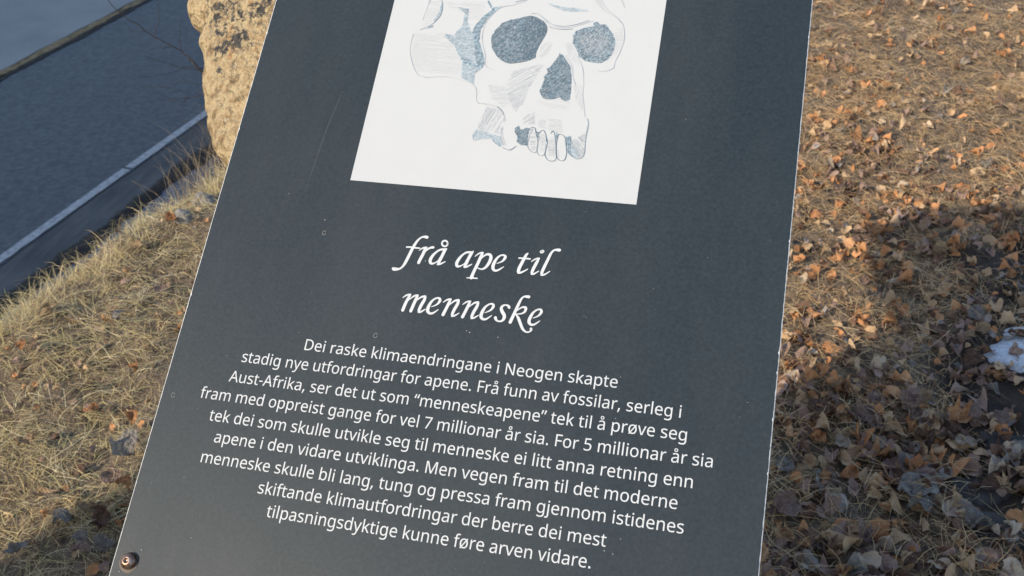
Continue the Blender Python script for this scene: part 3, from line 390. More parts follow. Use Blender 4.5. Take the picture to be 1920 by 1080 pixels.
# ================================================================ rock that carries the board
def rock_material():
    m = mat('pale ochre rock', [(.12, .08, .04), (.34, .235, .12), (.50, .38, .21), (.33, .225, .11), (.66, .57, .41)], rough=.85, scale=48, detail=12, bump=1.0, bscale=110, dist=.016)
    t = m.node_tree; N = t.nodes; L = t.links; b = N['Principled BSDF']; old = b.inputs['Base Color'].links[0].from_socket
    tc = N.new('ShaderNodeTexCoord')
    mp = N.new('ShaderNodeMapping'); mp.inputs['Scale'].default_value = (1.6, .6, 1); L.new(tc.outputs['Object'], mp.inputs[0])
    # orange iron stains
    n1 = N.new('ShaderNodeTexNoise'); n1.inputs['Scale'].default_value = 60; n1.inputs['Detail'].default_value = 5; L.new(mp.outputs[0], n1.inputs['Vector'])
    r1 = N.new('ShaderNodeValToRGB'); r1.color_ramp.elements[0].position = .60; r1.color_ramp.elements[1].position = .74; L.new(n1.outputs['Fac'], r1.inputs[0])
    m1 = N.new('ShaderNodeMix'); m1.data_type = 'RGBA'; m1.inputs['B'].default_value = (.40, .21, .085, 1); L.new(r1.outputs[0], m1.inputs['Factor']); L.new(old, m1.inputs['A'])
    # blackish lichen: fine speckle gathered into clusters by a second, coarser noise
    n2 = N.new('ShaderNodeTexNoise'); n2.inputs['Scale'].default_value = 115; n2.inputs['Detail'].default_value = 9; n2.inputs['Roughness'].default_value = .7; L.new(tc.outputs['Object'], n2.inputs['Vector'])
    at = N.new('ShaderNodeAttribute'); at.attribute_name = 'lichen'
    ad = N.new('ShaderNodeMath'); ad.operation = 'MULTIPLY_ADD'; ad.inputs[1].default_value = .25; L.new(at.outputs['Fac'], ad.inputs[0]); L.new(n2.outputs['Fac'], ad.inputs[2])
    r2_ = N.new('ShaderNodeValToRGB'); r2_.color_ramp.elements[0].position = .66; r2_.color_ramp.elements[1].position = .74; L.new(ad.outputs[0], r2_.inputs[0])
    m2 = N.new('ShaderNodeMix'); m2.data_type = 'RGBA'; m2.inputs['B'].default_value = (.06, .054, .046, 1); L.new(r2_.outputs[0], m2.inputs['Factor']); L.new(m1.outputs['Result'], m2.inputs['A'])
    L.new(m2.outputs['Result'], b.inputs['Base Color']); return m
LEFT = [(-.100, -.10), (-.170, .01), (-.240, .085), (-.278, .122), (-.300, .145), (-.322, .157), (-.338, .169), (-.350, .178), (-.358, .195), (-.366, .218), (-.379, .252), (-.390, .282), (-.404, .314), (-.412, .338), (-.424, .347), (-.438, .358), (-.442, .370), (-.432, .39), (-.40, .415), (-.35, .437), (-.28, .45), (-.2, .46)]
LEFT = [(a_ + (.006 if b_ > .33 else .000 if b_ > .2 else .005), b_ + (.003 if b_ < .2 else 0)) for a_, b_ in LEFT]
def left_u(v):
    for (a_, b_), (c_, d_) in zip(LEFT[:-1], LEFT[1:]):
        if b_ <= v <= d_: return a_ + (c_ - a_) * (v - b_) / (d_ - b_)
    return LEFT[-1][0]
def rock_body():
    nv, nr = 300, 220; vs = np.linspace(-.10, .46, nv); P = np.zeros((nv, nr, 3)); LI = np.zeros((nv, nr))
    for i, v in enumerate(vs):
        l = left_u(v); r_ = min(.26, -l * .72 + .02) if v > .1 else -l * .8
        th = .17 * (1 - .55 * max(0, (.25 - v) / .35)) * (1 - .75 * max(0, (v - .36) / .11) ** 2); cx = (l + r_) / 2; hw = (r_ - l) / 2
        for j in range(nr):
            q = 2 * math.pi * j / nr; cq, sq = math.cos(q), math.sin(q)
            x = cx + hw * math.copysign(abs(cq) ** .55, cq); z = -.012 - th / 2 + th / 2 * math.copysign(abs(sq) ** .42, sq)
            p = Vector((x, v, z)); P[i, j] = (x, v, z)
    V = P.reshape(-1, 3).copy()
    for k in range(len(V)):
        p = Vector(V[k]); n_ = noise.fractal(p * 13, 1.0, 2.1, 6) ; n3 = noise.noise(p * 55); n5 = abs(noise.noise(p * 30 + Vector((3, 1, 7))))
        amp = .0042 if p.z > -.06 else .0065
        n7 = noise.noise(Vector((p.x * 95, p.y * 20, p.z * 60))); n8 = noise.cell(p * 34 + Vector((n_, n3, 0)) * .6)
        d = (n_ * .9 + n3 * .4 - n5 * .9 + n7 * .45 + n8 * .22) * amp
        c = Vector((-.12, p.y, -.10)); dr = (p - c).normalized(); V[k] = p + dr * d
        if p.z > -.05 and p.x > U0 - .004: V[k][2] = min(V[k][2], -.0065)
    cl = [(-.368, .345, .026, .95), (-.345, .336, .018, .9), (-.312, .347, .018, 1.2), (-.350, .298, .020, 1.0), (-.334, .305, .020, 1.1), (-.360, .315, .02, .8), (-.352, .268, .010, .8), (-.328, .262, .012, .5), (-.323, .188, .012, .6), (-.346, .243, .010, .6)]
    li = np.zeros(len(V))
    for x, y, s_, a_ in cl: li = np.maximum(li, a_ * np.exp(-((V[:, 0] - x) ** 2 + (V[:, 1] - y) ** 2) / (2 * (s_ * .75) ** 2)))
    idx = np.arange(nv * nr).reshape(nv, nr); nx = np.roll(idx, -1, 1)
    F = np.stack([idx[:-1], nx[:-1], nx[1:], idx[1:]], -1).reshape(-1, 4)
    return V, F, li
V, F, li = rock_body(); k0 = len(V)
# foot: irregular block from under the slab down into the lawn
foot_n, foot_r = 40, 60; FV = []; Bi = BM.inverted()
for i in range(foot_n):
    a_ = i / (foot_n - 1); z_ = -.12 + a_ * .93
    for j in range(foot_r):
        q = 2 * math.pi * j / foot_r; sp = .75 + .25 * (1 - a_)
        x = .0 + (.17 + .05 * (1 - a_)) * math.copysign(abs(math.cos(q)) ** .6, math.cos(q)); y = .17 + (.15 + .04 * (1 - a_)) * math.copysign(abs(math.sin(q)) ** .6, math.sin(q))
        p = Vector((x, y, z_)); p += Vector((x, y - .17, 0)).normalized() * noise.fractal(p * 7, 1, 2, 4) * .03
        FV.append(Bi @ p)
idx = np.arange(foot_n * foot_r).reshape(foot_n, foot_r) + k0; nx = np.roll(idx, -1, 1)
F2 = np.stack([idx[:-1], nx[:-1], nx[1:], idx[1:]], -1).reshape(-1, 4)
V = np.concatenate([V, np.array([tuple(p) for p in FV])]); li = np.concatenate([li, np.zeros(len(FV))])
rme = big_mesh('rock_slab', V, np.concatenate([F, F2]), {'lichen': li}); 
bm = bmesh.new(); bm.from_mesh(rme); bm.verts.ensure_lookup_table()
bm.faces.new([bm.verts[k] for k in range(219, -1, -1)]); bm.faces.new([bm.verts[299 * 220 + k] for k in range(220)])
bm.to_mesh(rme); bm.free(); rme.transform(BM)
obj('rock_slab', rme, rock_material(), loc=(PB.x, PB.y, 0), label='pale ochre rock with black lichen behind the upper left edge of the board', category='rock')

# ================================================================ dry grass
def hidden(x, y):
    """roughly: the ground the board hides from the photograph's viewpoint (thinner cover there)"""
    px = proj(x, y, 0 * x); return (px[0] > 200 + .29 * (1080 - px[1]) + 30) & (px[0] < 1423 + .0935 * (1080 - px[1]) - 25) & (px[1] < 1150)
Rn = np.array(CAM_R)
def proj(x, y, z):
    d = np.stack([x, y, z - 1.45], -1) @ Rn; dz = np.maximum(-d[..., 2], .05)
    return 960 + FOCAL * d[..., 0] / dz, 540 - FOCAL * d[..., 1] / dz
def scatter(n, x0, x1, y0, y1, dens):
    x = rng.uniform(x0, x1, n); y = rng.uniform(y0, y1, n); k = rng.uniform(0, 1, n) < dens(x, y); return x[k], y[k]
def lawn_density(x, y):
    t, s = ts(x, y); t = t - ridge_off(s)
    px, py = proj(x, y, 0 * x); view = (px > -120) & (px < 2040) & (py > -120) & (py < 1200)
    d = np.where(view & ~hidden(x, y), 1.0, .28)
    d = d * np.where(t > .16, 0, 1) * np.clip(1.25 - .16 * y, .45, 1) * (1 - .75 * wetness(x, y))
    patch = .62 + .38 * np.sin(9 * x + 3 * np.sin(5 * y)) * np.sin(8 * y + 2)
    return d * np.where(x > 0, np.clip(patch + (y - 1.8) * .3, .25, 1), np.clip(patch + .3, 0, 1))
def blades(cx, cy, per, L, elev, W, spread, segs=4, phi0=None, tint=None, sigma=.02, droop=.75, zoff=0.0):
    m = len(cx); n = m * per; ci = np.repeat(np.arange(m), per)
    x = cx[ci] + rng.normal(0, sigma, n); y = cy[ci] + rng.normal(0, sigma, n)
    ph = (rng.uniform(0, 2 * np.pi, m) if phi0 is None else phi0)[ci] + rng.normal(0, spread, n)
    le = rng.uniform(*L, n) * rng.uniform(.55, 1.1, m)[ci]; th = rng.uniform(*elev, n); wd = rng.uniform(*W, n)
    tn = np.clip((rng.beta(2.2, 2.2, m) if tint is None else tint)[ci] + rng.normal(0, .16, n), .02, .98)
    curl = rng.normal(0, .5, n); z0 = ground_z(x, y) + zoff + rng.uniform(0, .006, n); t0, s0 = ts(x, y)
    rows = []; 
    for k in range(segs + 1):
        q = k / segs; r = le * q * np.cos(th) * (1 - .12 * q); hz = le * np.sin(th) * (q - droop * q * q * 1.0) + .003 * np.sin(q * 6 + ph)
        lat = curl * le * q * q * .55
        X = x + r * np.cos(ph) - lat * np.sin(ph); Y = y + r * np.sin(ph) + lat * np.cos(ph); Z_ = z0 + hz
        gz = ground_z(X, Y); t1, s1 = ts(X, Y)
        Z_ = np.where(t1 < .02, np.maximum(Z_, gz + .0015 + .004 * rng.uniform(0, 1, n)), Z_)
        w_ = wd * (1 - .85 * q ** 2) * .5; roll = rng.normal(0, .5, n) if k == 0 else roll
        ax, ay, az = -np.sin(ph) * np.cos(roll), np.cos(ph) * np.cos(roll), np.sin(roll)
        rows.append(np.stack([X - ax * w_, Y - ay * w_, Z_ - az * w_], -1)); rows.append(np.stack([X + ax * w_, Y + ay * w_, Z_ + az * w_], -1))
    V = np.stack(rows, 1).reshape(-1, 3); K = 2 * (segs + 1); b = (np.arange(n) * K)[:, None, None]
    q = np.array([[2 * k, 2 * k + 1, 2 * k + 3, 2 * k + 2] for k in range(segs)])[None]
    return V, (b + q).reshape(-1, 4), np.repeat(tn, K)
def join(parts):
    V, F, A = [], [], []; o = 0
    for v, f, a_ in parts: V.append(v); F.append(f + o); A.append(a_); o += len(v)
    return np.concatenate(V), np.concatenate(F), np.concatenate(A)
straw_m = mat('dry straw', [(.14, .08, .045), (.38, .22, .105), (.62, .385, .18), (.76, .50, .25), (.46, .34, .16), (.86, .63, .38)], rough=.6, scale=60, attr='tint', spec=.3)
def translucent(m, f):
    t = m.node_tree; b = t.nodes['Principled BSDF']; tr = t.nodes.new('ShaderNodeBsdfTranslucent'); mx = t.nodes.new('ShaderNodeMixShader'); mx.inputs[0].default_value = f
    t.links.new(b.inputs['Base Color'].links[0].from_socket, tr.inputs['Color']); out = t.nodes['Material Output']
    t.links.new(b.outputs[0], mx.inputs[1]); t.links.new(tr.outputs[0], mx.inputs[2]); t.links.new(mx.outputs[0], out.inputs['Surface'])
translucent(straw_m, .28)
parts = []
x, y = scatter(10500, -1.95, 1.7, .75, 5.2, lawn_density)
parts.append(blades(x, y, 9, (.035, .085), (.05, .5), (.0009, .0020), .9, sigma=.026))
x, y = scatter(5200, -1.95, 1.7, .75, 5.2, lawn_density)
parts.append(blades(x, y, 7, (.05, .11), (.15, .95), (.0008, .0016), .55, sigma=.012, droop=.9, zoff=.004))
x, y = scatter(7500, -1.95, 1.7, .75, 5.2, lawn_density)      # fine pale top layer
parts.append(blades(x, y, 5, (.03, .08), (.1, .7), (.0005, .0011), 1.2, sigma=.03, tint=rng.uniform(.4, .95, len(x)), zoff=.012))
x, y = scatter(1700, -1.95, 1.7, .75, 5.2, lawn_density)      # long loose strands combed over the mat
parts.append(blades(x, y, 7, (.09, .17), (.15, .6), (.0008, .0015), .35, segs=5, sigma=.02, tint=rng.uniform(.35, 1, len(x)), zoff=.014, droop=.95))
x, y = scatter(2600, -.2, 1.5, 1.0, 4.0, lambda x, y: np.where(x > .9, .2, 1) * (1 - .6 * wetness(x, y)) * np.clip(.6 + .4 * np.sin(11 * x + 4 * y) * np.sin(9 * y), 0, 1))
parts.append(blades(x, y, 6, (.05, .13), (.15, .7), (.0007, .0014), .7, sigma=.025, tint=rng.uniform(.3, .95, len(x)), zoff=.026, droop=.95))
olive_m = mat('olive straw', [(.11, .075, .042), (.29, .20, .10), (.56, .425, .205), (.76, .60, .33), (.44, .39, .15), (.88, .75, .50)], rough=.6, scale=60, attr='tint', spec=.3); translucent(olive_m, .28)
V, F, A = join(parts); nF = len(F); left = V[F[:, 0], 0] < -.3; print('grass quads', nF)
for sel, m_, lb in ((left, olive_m, 'matted olive and straw dry grass left of the board'), (~left, straw_m, 'matted reddish straw dry grass right of the board')):
    f = F[sel]; u_, inv = np.unique(f, return_inverse=True)
    obj('dry_grass', big_mesh('dry_grass', V[u_], inv.reshape(-1, 4), {'tint': A[u_]}), m_, kind='stuff', label=lb, category='grass')
# ragged fringe of longer blades along the brink of the bank
s = rng.uniform(-1.0, 3.6, 420); t = rng.uniform(-.10, .10, 420) + ridge_off(s)
x = RA[0] + t * NL[0] + s * RD[0]; y = RA[1] + t * NL[1] + s * RD[1]
V, F, A = join([blades(x, y, 10, (.06, .15), (.3, 1.4), (.0008, .0018), .7, sigma=.018, droop=.55, phi0=rng.normal(2.6, .9, len(x)))])
obj('brink_grass', big_mesh('brink_grass', V, F, {'tint': A}), olive_m, kind='stuff', label='ragged fringe of dry grass along the brink above the road', category='grass')
# tall pale tuft on the bank behind the rock's lower tip
bank_m = mat('old bank grass', [(.10, .07, .05), (.22, .165, .105), (.36, .285, .19), (.50, .42, .30)], rough=.7, scale=60, attr='tint', spec=.2)
s = rng.uniform(1.0, 2.5, 110); t = rng.uniform(.02, .42, 110)
x = RA[0] + t * NL[0] + s * RD[0]; y = RA[1] + t * NL[1] + s * RD[1]
V, F, A = join([blades(x, y, 16, (.18, .42), (1.0, 1.5), (.0010, .0020), 1.6, segs=5, sigma=.03, droop=.25)])
obj('tall_grass', big_mesh('tall_grass', V, F, {'tint': A}), bank_m, kind='stuff', label='tall wispy dead grass on the bank below the rock tip', category='grass')
s = rng.uniform(-.2, 4.5, 500); t = rng.uniform(.1, 1.2, 500)
x = RA[0] + t * NL[0] + s * RD[0]; y = RA[1] + t * NL[1] + s * RD[1]
V, F, A = join([blades(x, y, 8, (.06, .16), (.4, 1.4), (.0012, .0025), 1.6, sigma=.05, droop=.6)])
obj('bank_grass', big_mesh('bank_grass', V, F, {'tint': A}), bank_m, kind='stuff', label='dead grass down the steep bank', category='grass')

# ================================================================ fallen leaves
def leaf_oval(seed, asp=.62, curl=1.0, fold=.5, serr=.05):
    r = random.Random(seed); n = 8; V, F = [], []; tw = r.uniform(-.5, .5) * curl; bend = r.uniform(.3, 1.5) * curl * r.choice((-1, 1, 1))
    for i in range(n + 1):
        q = i / n; w_ = asp * .5 * (math.sin(math.pi * q ** .8) ** .75 if 0 < q < 1 else .02) 
        for c in (-1, -.5, 0, .5, 1):
            ww = w_ * (1 + (serr if i % 2 else -serr) * (abs(c) == 1)) * (1 + r.uniform(-.14, .14))
            x = c * ww; z = .72 * fold * abs(c) ** 1.4 * w_ * (1 + .5 * math.sin(5 * q + seed)) + .05 * math.sin(9 * q + c * 3 + seed) * curl + .16 * noise.noise(Vector((c * 1.5, q * 5, seed * 3.3)))
            y = q - .5; an = bend * y
            V.append((x * math.cos(tw * y) + z * math.sin(tw * y), math.sin(an) / bend, z * math.cos(tw * y) - x * math.sin(tw * y) + (1 - math.cos(an)) / bend))
    for i in range(n):
        for c in range(4): F.append((i * 5 + c, i * 5 + c + 1, (i + 1) * 5 + c + 1, (i + 1) * 5 + c))
    k = len(V); y0 = V[2]  # stalk
    V += [(-.012, y0[1] - .28, y0[2] + .05), (.012, y0[1] - .28, y0[2] + .05)]; F.append((1 + 1, k, k + 1, 2)) if False else F.append((k, k + 1, 3, 1))
    V[k + 1] = (.010, V[k + 1][1], V[k + 1][2])
    zmin = min(v[2] for v in V); return [(a, b, c - zmin) for a, b, c in V], F
def leaf_lobed(seed, curl=1.0):
    r = random.Random(seed); out = []; lob = [(-2.35, .42), (-1.35, .50), (-.45, .55), (0, .62)]
    angs = []
    for k, (an, L_) in enumerate([(-150, .30), (-128, .27), (-100, .44), (-75, .33), (-48, .54), (-25, .37), (0, .60), (25, .37), (48, .54), (75, .33), (100, .44), (128, .27), (150, .30), (180, .10)]):
        out.append((math.radians(an + r.uniform(-6, 6)), L_ * r.uniform(.85, 1.12)))
    V = [(0, 0, 0)]; F = []; bx, by = r.uniform(-1, 1) * curl, r.uniform(-1.3, 1.3) * curl; n = len(out)
    for ring in (.5, 1):
        for an, L_ in out:
            l = (L_ * .55 + .12) * .62 if ring == .5 else L_
            x, y = math.sin(an) * l, math.cos(an) * l; V.append((x, y, bx * x * x * 1.3 + by * y * y * 1.1 + curl * .05 * math.sin(6 * an + seed) * ring))
    for k in range(n): F.append((0, 1 + k, 1 + (k + 1) % n)); F.append((1 + k, 1 + n + k, 1 + n + (k + 1) % n, 1 + (k + 1) % n))
    zmin = min(v[2] for v in V); return [(a, b, c - zmin) for a, b, c in V], F
TEMPL = [('oval', *leaf_oval(1, .62, .8, .35)), ('oval', *leaf_oval(2, .70, 1.2, .5)), ('curled', *leaf_oval(3, .66, 2.0, 1.1)), ('curled', *leaf_oval(8, .55, 2.2, .9)),
         ('round', *leaf_oval(5, .86, .7, .25)), ('round', *leaf_oval(6, .80, 1.1, .45)), ('lobed', *leaf_lobed(3, 2.0)), ('lobed', *leaf_lobed(5, 2.6)), ('lobed', *leaf_lobed(9, 1.2)), ('oval', *leaf_oval(12, .5, 1.4, .6)),
         ('curled', *leaf_oval(21, .75, 2.6, 1.3)), ('oval', *leaf_oval(22, .58, 1.8, .7)), ('rounded', *leaf_oval(23, .9, 1.6, .6)), ('curled', *leaf_oval(24, .8, 2.0, .9)), ('folded', *leaf_oval(25, .7, .8, 2.0)), ('folded', *leaf_oval(26, .6, 1.4, 1.7))]
LC = {'orange': [(.36, .14, .055), (.62, .30, .13), (.72, .42, .22)], 'tan': [(.36, .22, .12), (.58, .39, .22), (.70, .51, .33)],
      'dark brown': [(.09, .05, .035), (.20, .115, .075), (.32, .20, .13)], 'mauve-brown': [(.20, .125, .10), (.36, .24, .185), (.48, .35, .275)],
      'grey': [(.22, .185, .155), (.36, .315, .27), (.48, .43, .365)], 'buff': [(.40, .29, .19), (.58, .45, .32), (.70, .57, .42)]}
LMAT = {k: mat('leaf ' + k, v, rough=.75, scale=5, detail=9, bump=.8, bscale=9, dist=.05, spec=.25) for k, v in LC.items()}
for k, m in LMAT.items():   # a little light passes through a dry leaf
    t = m.node_tree; b = t.nodes['Principled BSDF']; tr = t.nodes.new('ShaderNodeBsdfTranslucent'); mx = t.nodes.new('ShaderNodeMixShader'); mx.inputs[0].default_value = .18
    t.links.new(b.inputs['Base Color'].links[0].from_socket, tr.inputs['Color']); out = t.nodes['Material Output']
    t.links.new(b.outputs[0], mx.inputs[1]); t.links.new(tr.outputs[0], mx.inputs[2]); t.links.new(mx.outputs[0], out.inputs['Surface'])
LM = {}
for ck in LC:
    for ti, (kind, V, F) in enumerate(TEMPL):
        me = mesh('fallen_leaf', V, F, True); me.materials.append(LMAT[ck]); LM[ck, ti] = me
def leaf_density(x, y):
    t, s = ts(x, y)
    d = np.where(x > -.25, 1.0, .07) * np.clip(1.0 - (y - 1.9) * .62, .17, 1) * np.where(t > .05, 0, 1)
    cl = .55 + .45 * np.sin(6 * x + 2 + 2 * np.sin(4 * y)) * np.sin(7 * y)
    return d * np.clip(cl + .15, .12, 1) * np.where(wetness(x, y) > .5, .65, 1)
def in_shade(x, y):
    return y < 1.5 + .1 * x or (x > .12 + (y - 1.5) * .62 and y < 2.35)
lx, ly = scatter(3600, -1.75, 1.4, .8, 5.0, leaf_density)
names = list(LC); leaves = []
lr = random.Random(21)
for x, y in zip(lx, ly):
    near_board = x < .5 and y < 2.7
    c = lr.choices(names, (9, 20, 24, 28, 12, 7) if in_shade(x, y) else (32, 24, 16, 18, 5, 5))[0]  # shade put into the leaf colours: duller mix there, more orange in sun
    leaves.append([x, y, lr.uniform(.020, .046) * (1.32 if y < 1.75 else 1.12 if y < 2.1 else 1), c, lr.choices(range(16), (8, 8, 9, 8, 7, 7, 2, 2, 1, 8, 8, 8, 7, 8, 7, 7))[0], lr.uniform(0, 6.28), lr.gauss(0, .32), lr.gauss(0, .32), None])
def gnd(px, py, H=1.45):
    d = R_CAM @ Vector(((px - 960) / FOCAL, (540 - py) / FOCAL, -1)); k = -H / d.z; return d.x * k, d.y * k
special = [  # leaves that stand out: where they lie on the lawn, size, colour, shape, turn, label
 (.354, 1.448, .085, 'grey', 5, 2.2, 'large flat grey rounded leaf in the shade, biggest leaf right of the board'),
 (.405, 1.62, .060, 'orange', 6, .3, 'star-shaped rust leaf in the shade, left of the dark wet soil'),
 (.420, 1.56, .046, 'buff', 4, 1.9, 'pinkish buff round leaf lying just below the star-shaped rust leaf'),
 (.182, 1.462, .040, 'orange', 7, .9, 'small bright orange crumpled leaf in the shaded grass by the board edge'),
 (.280, 1.36, .030, 'orange', 1, 1.1, 'little yellow-orange leaf below the large flat grey leaf'),
 (.330, 2.366, .075, 'orange', 2, 1.4, 'biggest curled orange leaf in the sunlit grass right of the board'),
 (.215, 2.17, .050, 'tan', 3, 2.6, 'tan curled leaf with a deep fold beside the board in sunlight'),
 (.245, 1.67, .042, 'buff', 5, .4, 'cream rounded leaf at the edge of the shade'),
 (.262, 1.64, .044, 'buff', 4, 1.0, 'cream wedge-like leaf next to another cream leaf in the shade'),
 (.152, 1.56, .045, 'grey', 5, .2, 'grey round leaf close to the right edge of the board in shade')]
px_sp = [(1715, 925, 0), (1795, 795, 1), (1808, 830, 2), (1545, 910, 3), (1655, 958, 4), (1635, 440, 5), (1585, 565, 6), (1578, 830, 7), (1652, 828, 8), (1470, 880, 9)]
sp_leaves = []
for px, py, k in px_sp:
    x, y = gnd(px, py, 1.44); q = special[k]; sp_leaves.append([x, y, q[2], q[3], q[4], q[5], .1, .08, q[6]])
for px, py, sz, c, ti, an, lb in ((322, 416, .045, 'orange', 2, .8, 'orange curled leaf at the brink beside the grey stones, left of the board'), (252, 790, .050, 'orange', 3, .3, 'rust curled leaf upright in the grass, touching the left edge of the board'),
        (238, 856, .070, 'grey', 12, 1.2, 'crumpled grey leaf against the left edge of the board'), (253, 848, .05, 'buff', 3, 2.2, 'buff curled leaf half over the grey one at the left board edge'), (52, 838, .045, 'tan', 2, 2.7, 'tan crescent curled leaf in sunlit grass far left'),
        (50, 668, .035, 'orange', 1, .5, 'small orange leaf in the grass far left near the brink'), (195, 985, .055, 'dark brown', 2, .4, 'dark brown curled leaf in the shade by the lower left board edge'), (150, 1020, .05, 'grey', 3, 1.0, 'grey leaf in the shade, lower left corner area'),
        (238, 935, .045, 'orange', 3, 1.4, 'rust curled leaf in the shade touching the lower left board edge'), (215, 905, .05, 'mauve-brown', 5, .4, 'mauve brown rounded leaf at the shade edge by the left board edge'), (120, 985, .045, 'grey', 12, 2.3, 'pale grey crumpled leaf in the lower left shade, farthest from the board'), (200, 1040, .05, 'grey', 10, .8, 'grey curled leaf in the shade left of the bolt'), (165, 965, .04, 'tan', 2, 1.8, 'small tan curl in the lower left shade'), (85, 945, .05, 'tan', 9, 1.9, 'tan narrow leaf just above the shade edge, lower left'), (170, 770, .04, 'orange', 1, 2.1, 'small rust leaf in sunlit grass left of the board'), (300, 545, .04, 'mauve-brown', 4, .9, 'mauve brown round leaf in the left grass half way up'), (225, 600, .045, 'grey', 0, 2.9, 'greyish leaf sunk in the left grass'),
        (160, 1050, .05, 'mauve-brown', 7, .2, 'mauve brown lobed leaf at the bottom left edge of the picture'), (35, 1040, .05, 'grey', 9, 2.5, 'grey narrow leaf in the bottom left corner'), (120, 745, .04, 'tan', 7, .2, 'tan crumpled lobed leaf in the grass far left'), (250, 700, .035, 'orange', 3, 1.2, 'little rust curl in grass by the left board edge')):
    x, y = gnd(px, py, 1.44); sp_leaves.append([x, y, sz, c, ti, an, .1, .1, lb])
def show(l):
    px, py = proj(np.array(l[0]), np.array(l[1]), np.array(0.)); vis = -30 < px < 1950 and -30 < py < 1110 and not bool(hidden(np.array(l[0]), np.array(l[1])))
    return (1 if vis else 0), l[2] / math.hypot(l[0], l[1], 1.45)
leaves.sort(key=show, reverse=True)
GRP = 'fallen leaves on the grass'
near_l, rest = leaves[:300 - len(sp_leaves)], leaves[300 - len(sp_leaves):]
print('leaves', len(leaves), 'visible', sum(show(l)[0] for l in leaves))
def place(l, lift):
    x, y, s_, c, ti, an, rx, ry, lb = l
    return Matrix.Translation((x, y, float(ground_z(x, y)) + lift)) @ Matrix.Rotation(an, 4, 'Z') @ Matrix.Rotation(rx, 4, 'X') @ Matrix.Rotation(ry, 4, 'Y') @ Matrix.Scale(s_ , 4)
SHAPE = {'oval': 'oval', 'curled': 'curled', 'round': 'rounded', 'lobed': 'lobed', 'rounded': 'rounded', 'folded': 'folded'}
def leaf_label(l, others, rank=0):
    kind = SHAPE[TEMPL[l[4]][0]]; x, y = l[0], l[1]; px, py = proj(np.array(x), np.array(y), np.array(0.))
    edge = 1423 + .0935 * (1080 - py); wet = wetness(x, y) > .5; sh = in_shade(x, y)
    if x < -.6: where = 'in grass left of the board'
    elif px - edge < 60: where = 'in shade by the board' if sh else 'in sunlight by the board'
    elif wet and py < 620: where = 'on soil above the snow'
    elif wet and py < 850: where = 'on soil below the snow'
    elif wet: where = 'in the lower right corner'
    elif py > 980: where = 'in shade at the bottom'
    elif sh and py > 850: where = 'in the lower shade'
    elif sh and py > 700: where = 'in the middle of the shade'
    elif sh: where = 'in the upper shade'
    elif py > 520: where = 'just above the shade'
    elif py > 330: where = 'in sunlight, mid height'
    elif py > 150: where = 'in sunlight, upper right'
    else: where = 'in far grass near top'
    size = 'small' if l[2] < .031 else ('middling' if l[2] < .042 else 'large')
    o = sorted((q for q in others if q is not l), key=lambda q: (q[0] - x) ** 2 + (q[1] - y) ** 2)[rank]
    nb = f'beside {"smaller" if o[2] < l[2] else "bigger"} {o[3]} {SHAPE[TEMPL[o[4]][0]]} one'
    return f'{size} {l[3]} {kind} leaf {nb} {where}'
used = set()
for l in sp_leaves + near_l:
    if not l[8]:
        for rank in range(6):
            l[8] = leaf_label(l, sp_leaves + near_l, rank)
            if l[8] not in used: break
        special_lift = 0
    else: special_lift = .012
    used.add(l[8])
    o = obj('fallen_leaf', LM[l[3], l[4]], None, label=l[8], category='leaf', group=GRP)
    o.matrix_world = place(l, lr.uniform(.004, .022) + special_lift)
# the rest, mostly hidden, far or half buried, as one litter layer
extra_left = 1
for x, y in zip(*scatter(900, -1.9, -.5, .8, 3.0, lambda x, y: np.where(ts(x, y)[0] < 0, 1, 0) * (.35 + .65 * (np.sin(9 * x) * np.sin(8 * y) > .2)))): rest.append([x, y, lr.uniform(.014, .032), lr.choice(('dark brown', 'mauve-brown', 'tan', 'orange')), lr.randrange(6), lr.uniform(0, 6.28), lr.gauss(0, .5), lr.gauss(0, .5), None])
extra_x, extra_y = scatter(10000, -.3, 1.3, 1.0, 4.2, leaf_density)
for x, y in zip(extra_x, extra_y): rest.append([x, y, lr.uniform(.016, .042) * (1.25 if y < 1.8 else 1), lr.choices(names, (14, 26, 18, 26, 10, 6) if in_shade(x, y) else (30, 26, 18, 18, 4, 4))[0], lr.choice((0, 1, 2, 3, 4, 5, 9, 10, 11, 12, 13, 14, 15)), lr.uniform(0, 6.28), lr.gauss(0, .4), lr.gauss(0, .4), None])  # litter colours follow light too: duller in shade, more orange in sun
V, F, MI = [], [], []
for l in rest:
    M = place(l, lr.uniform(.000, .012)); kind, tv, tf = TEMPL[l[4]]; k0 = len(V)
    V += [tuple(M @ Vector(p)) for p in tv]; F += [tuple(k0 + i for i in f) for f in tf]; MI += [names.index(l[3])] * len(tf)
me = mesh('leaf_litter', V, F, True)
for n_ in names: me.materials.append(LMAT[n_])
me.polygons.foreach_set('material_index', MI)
obj('leaf_litter', me, kind='stuff', label='small broken leaves mixed into the grass and soil', category='leaf litter')

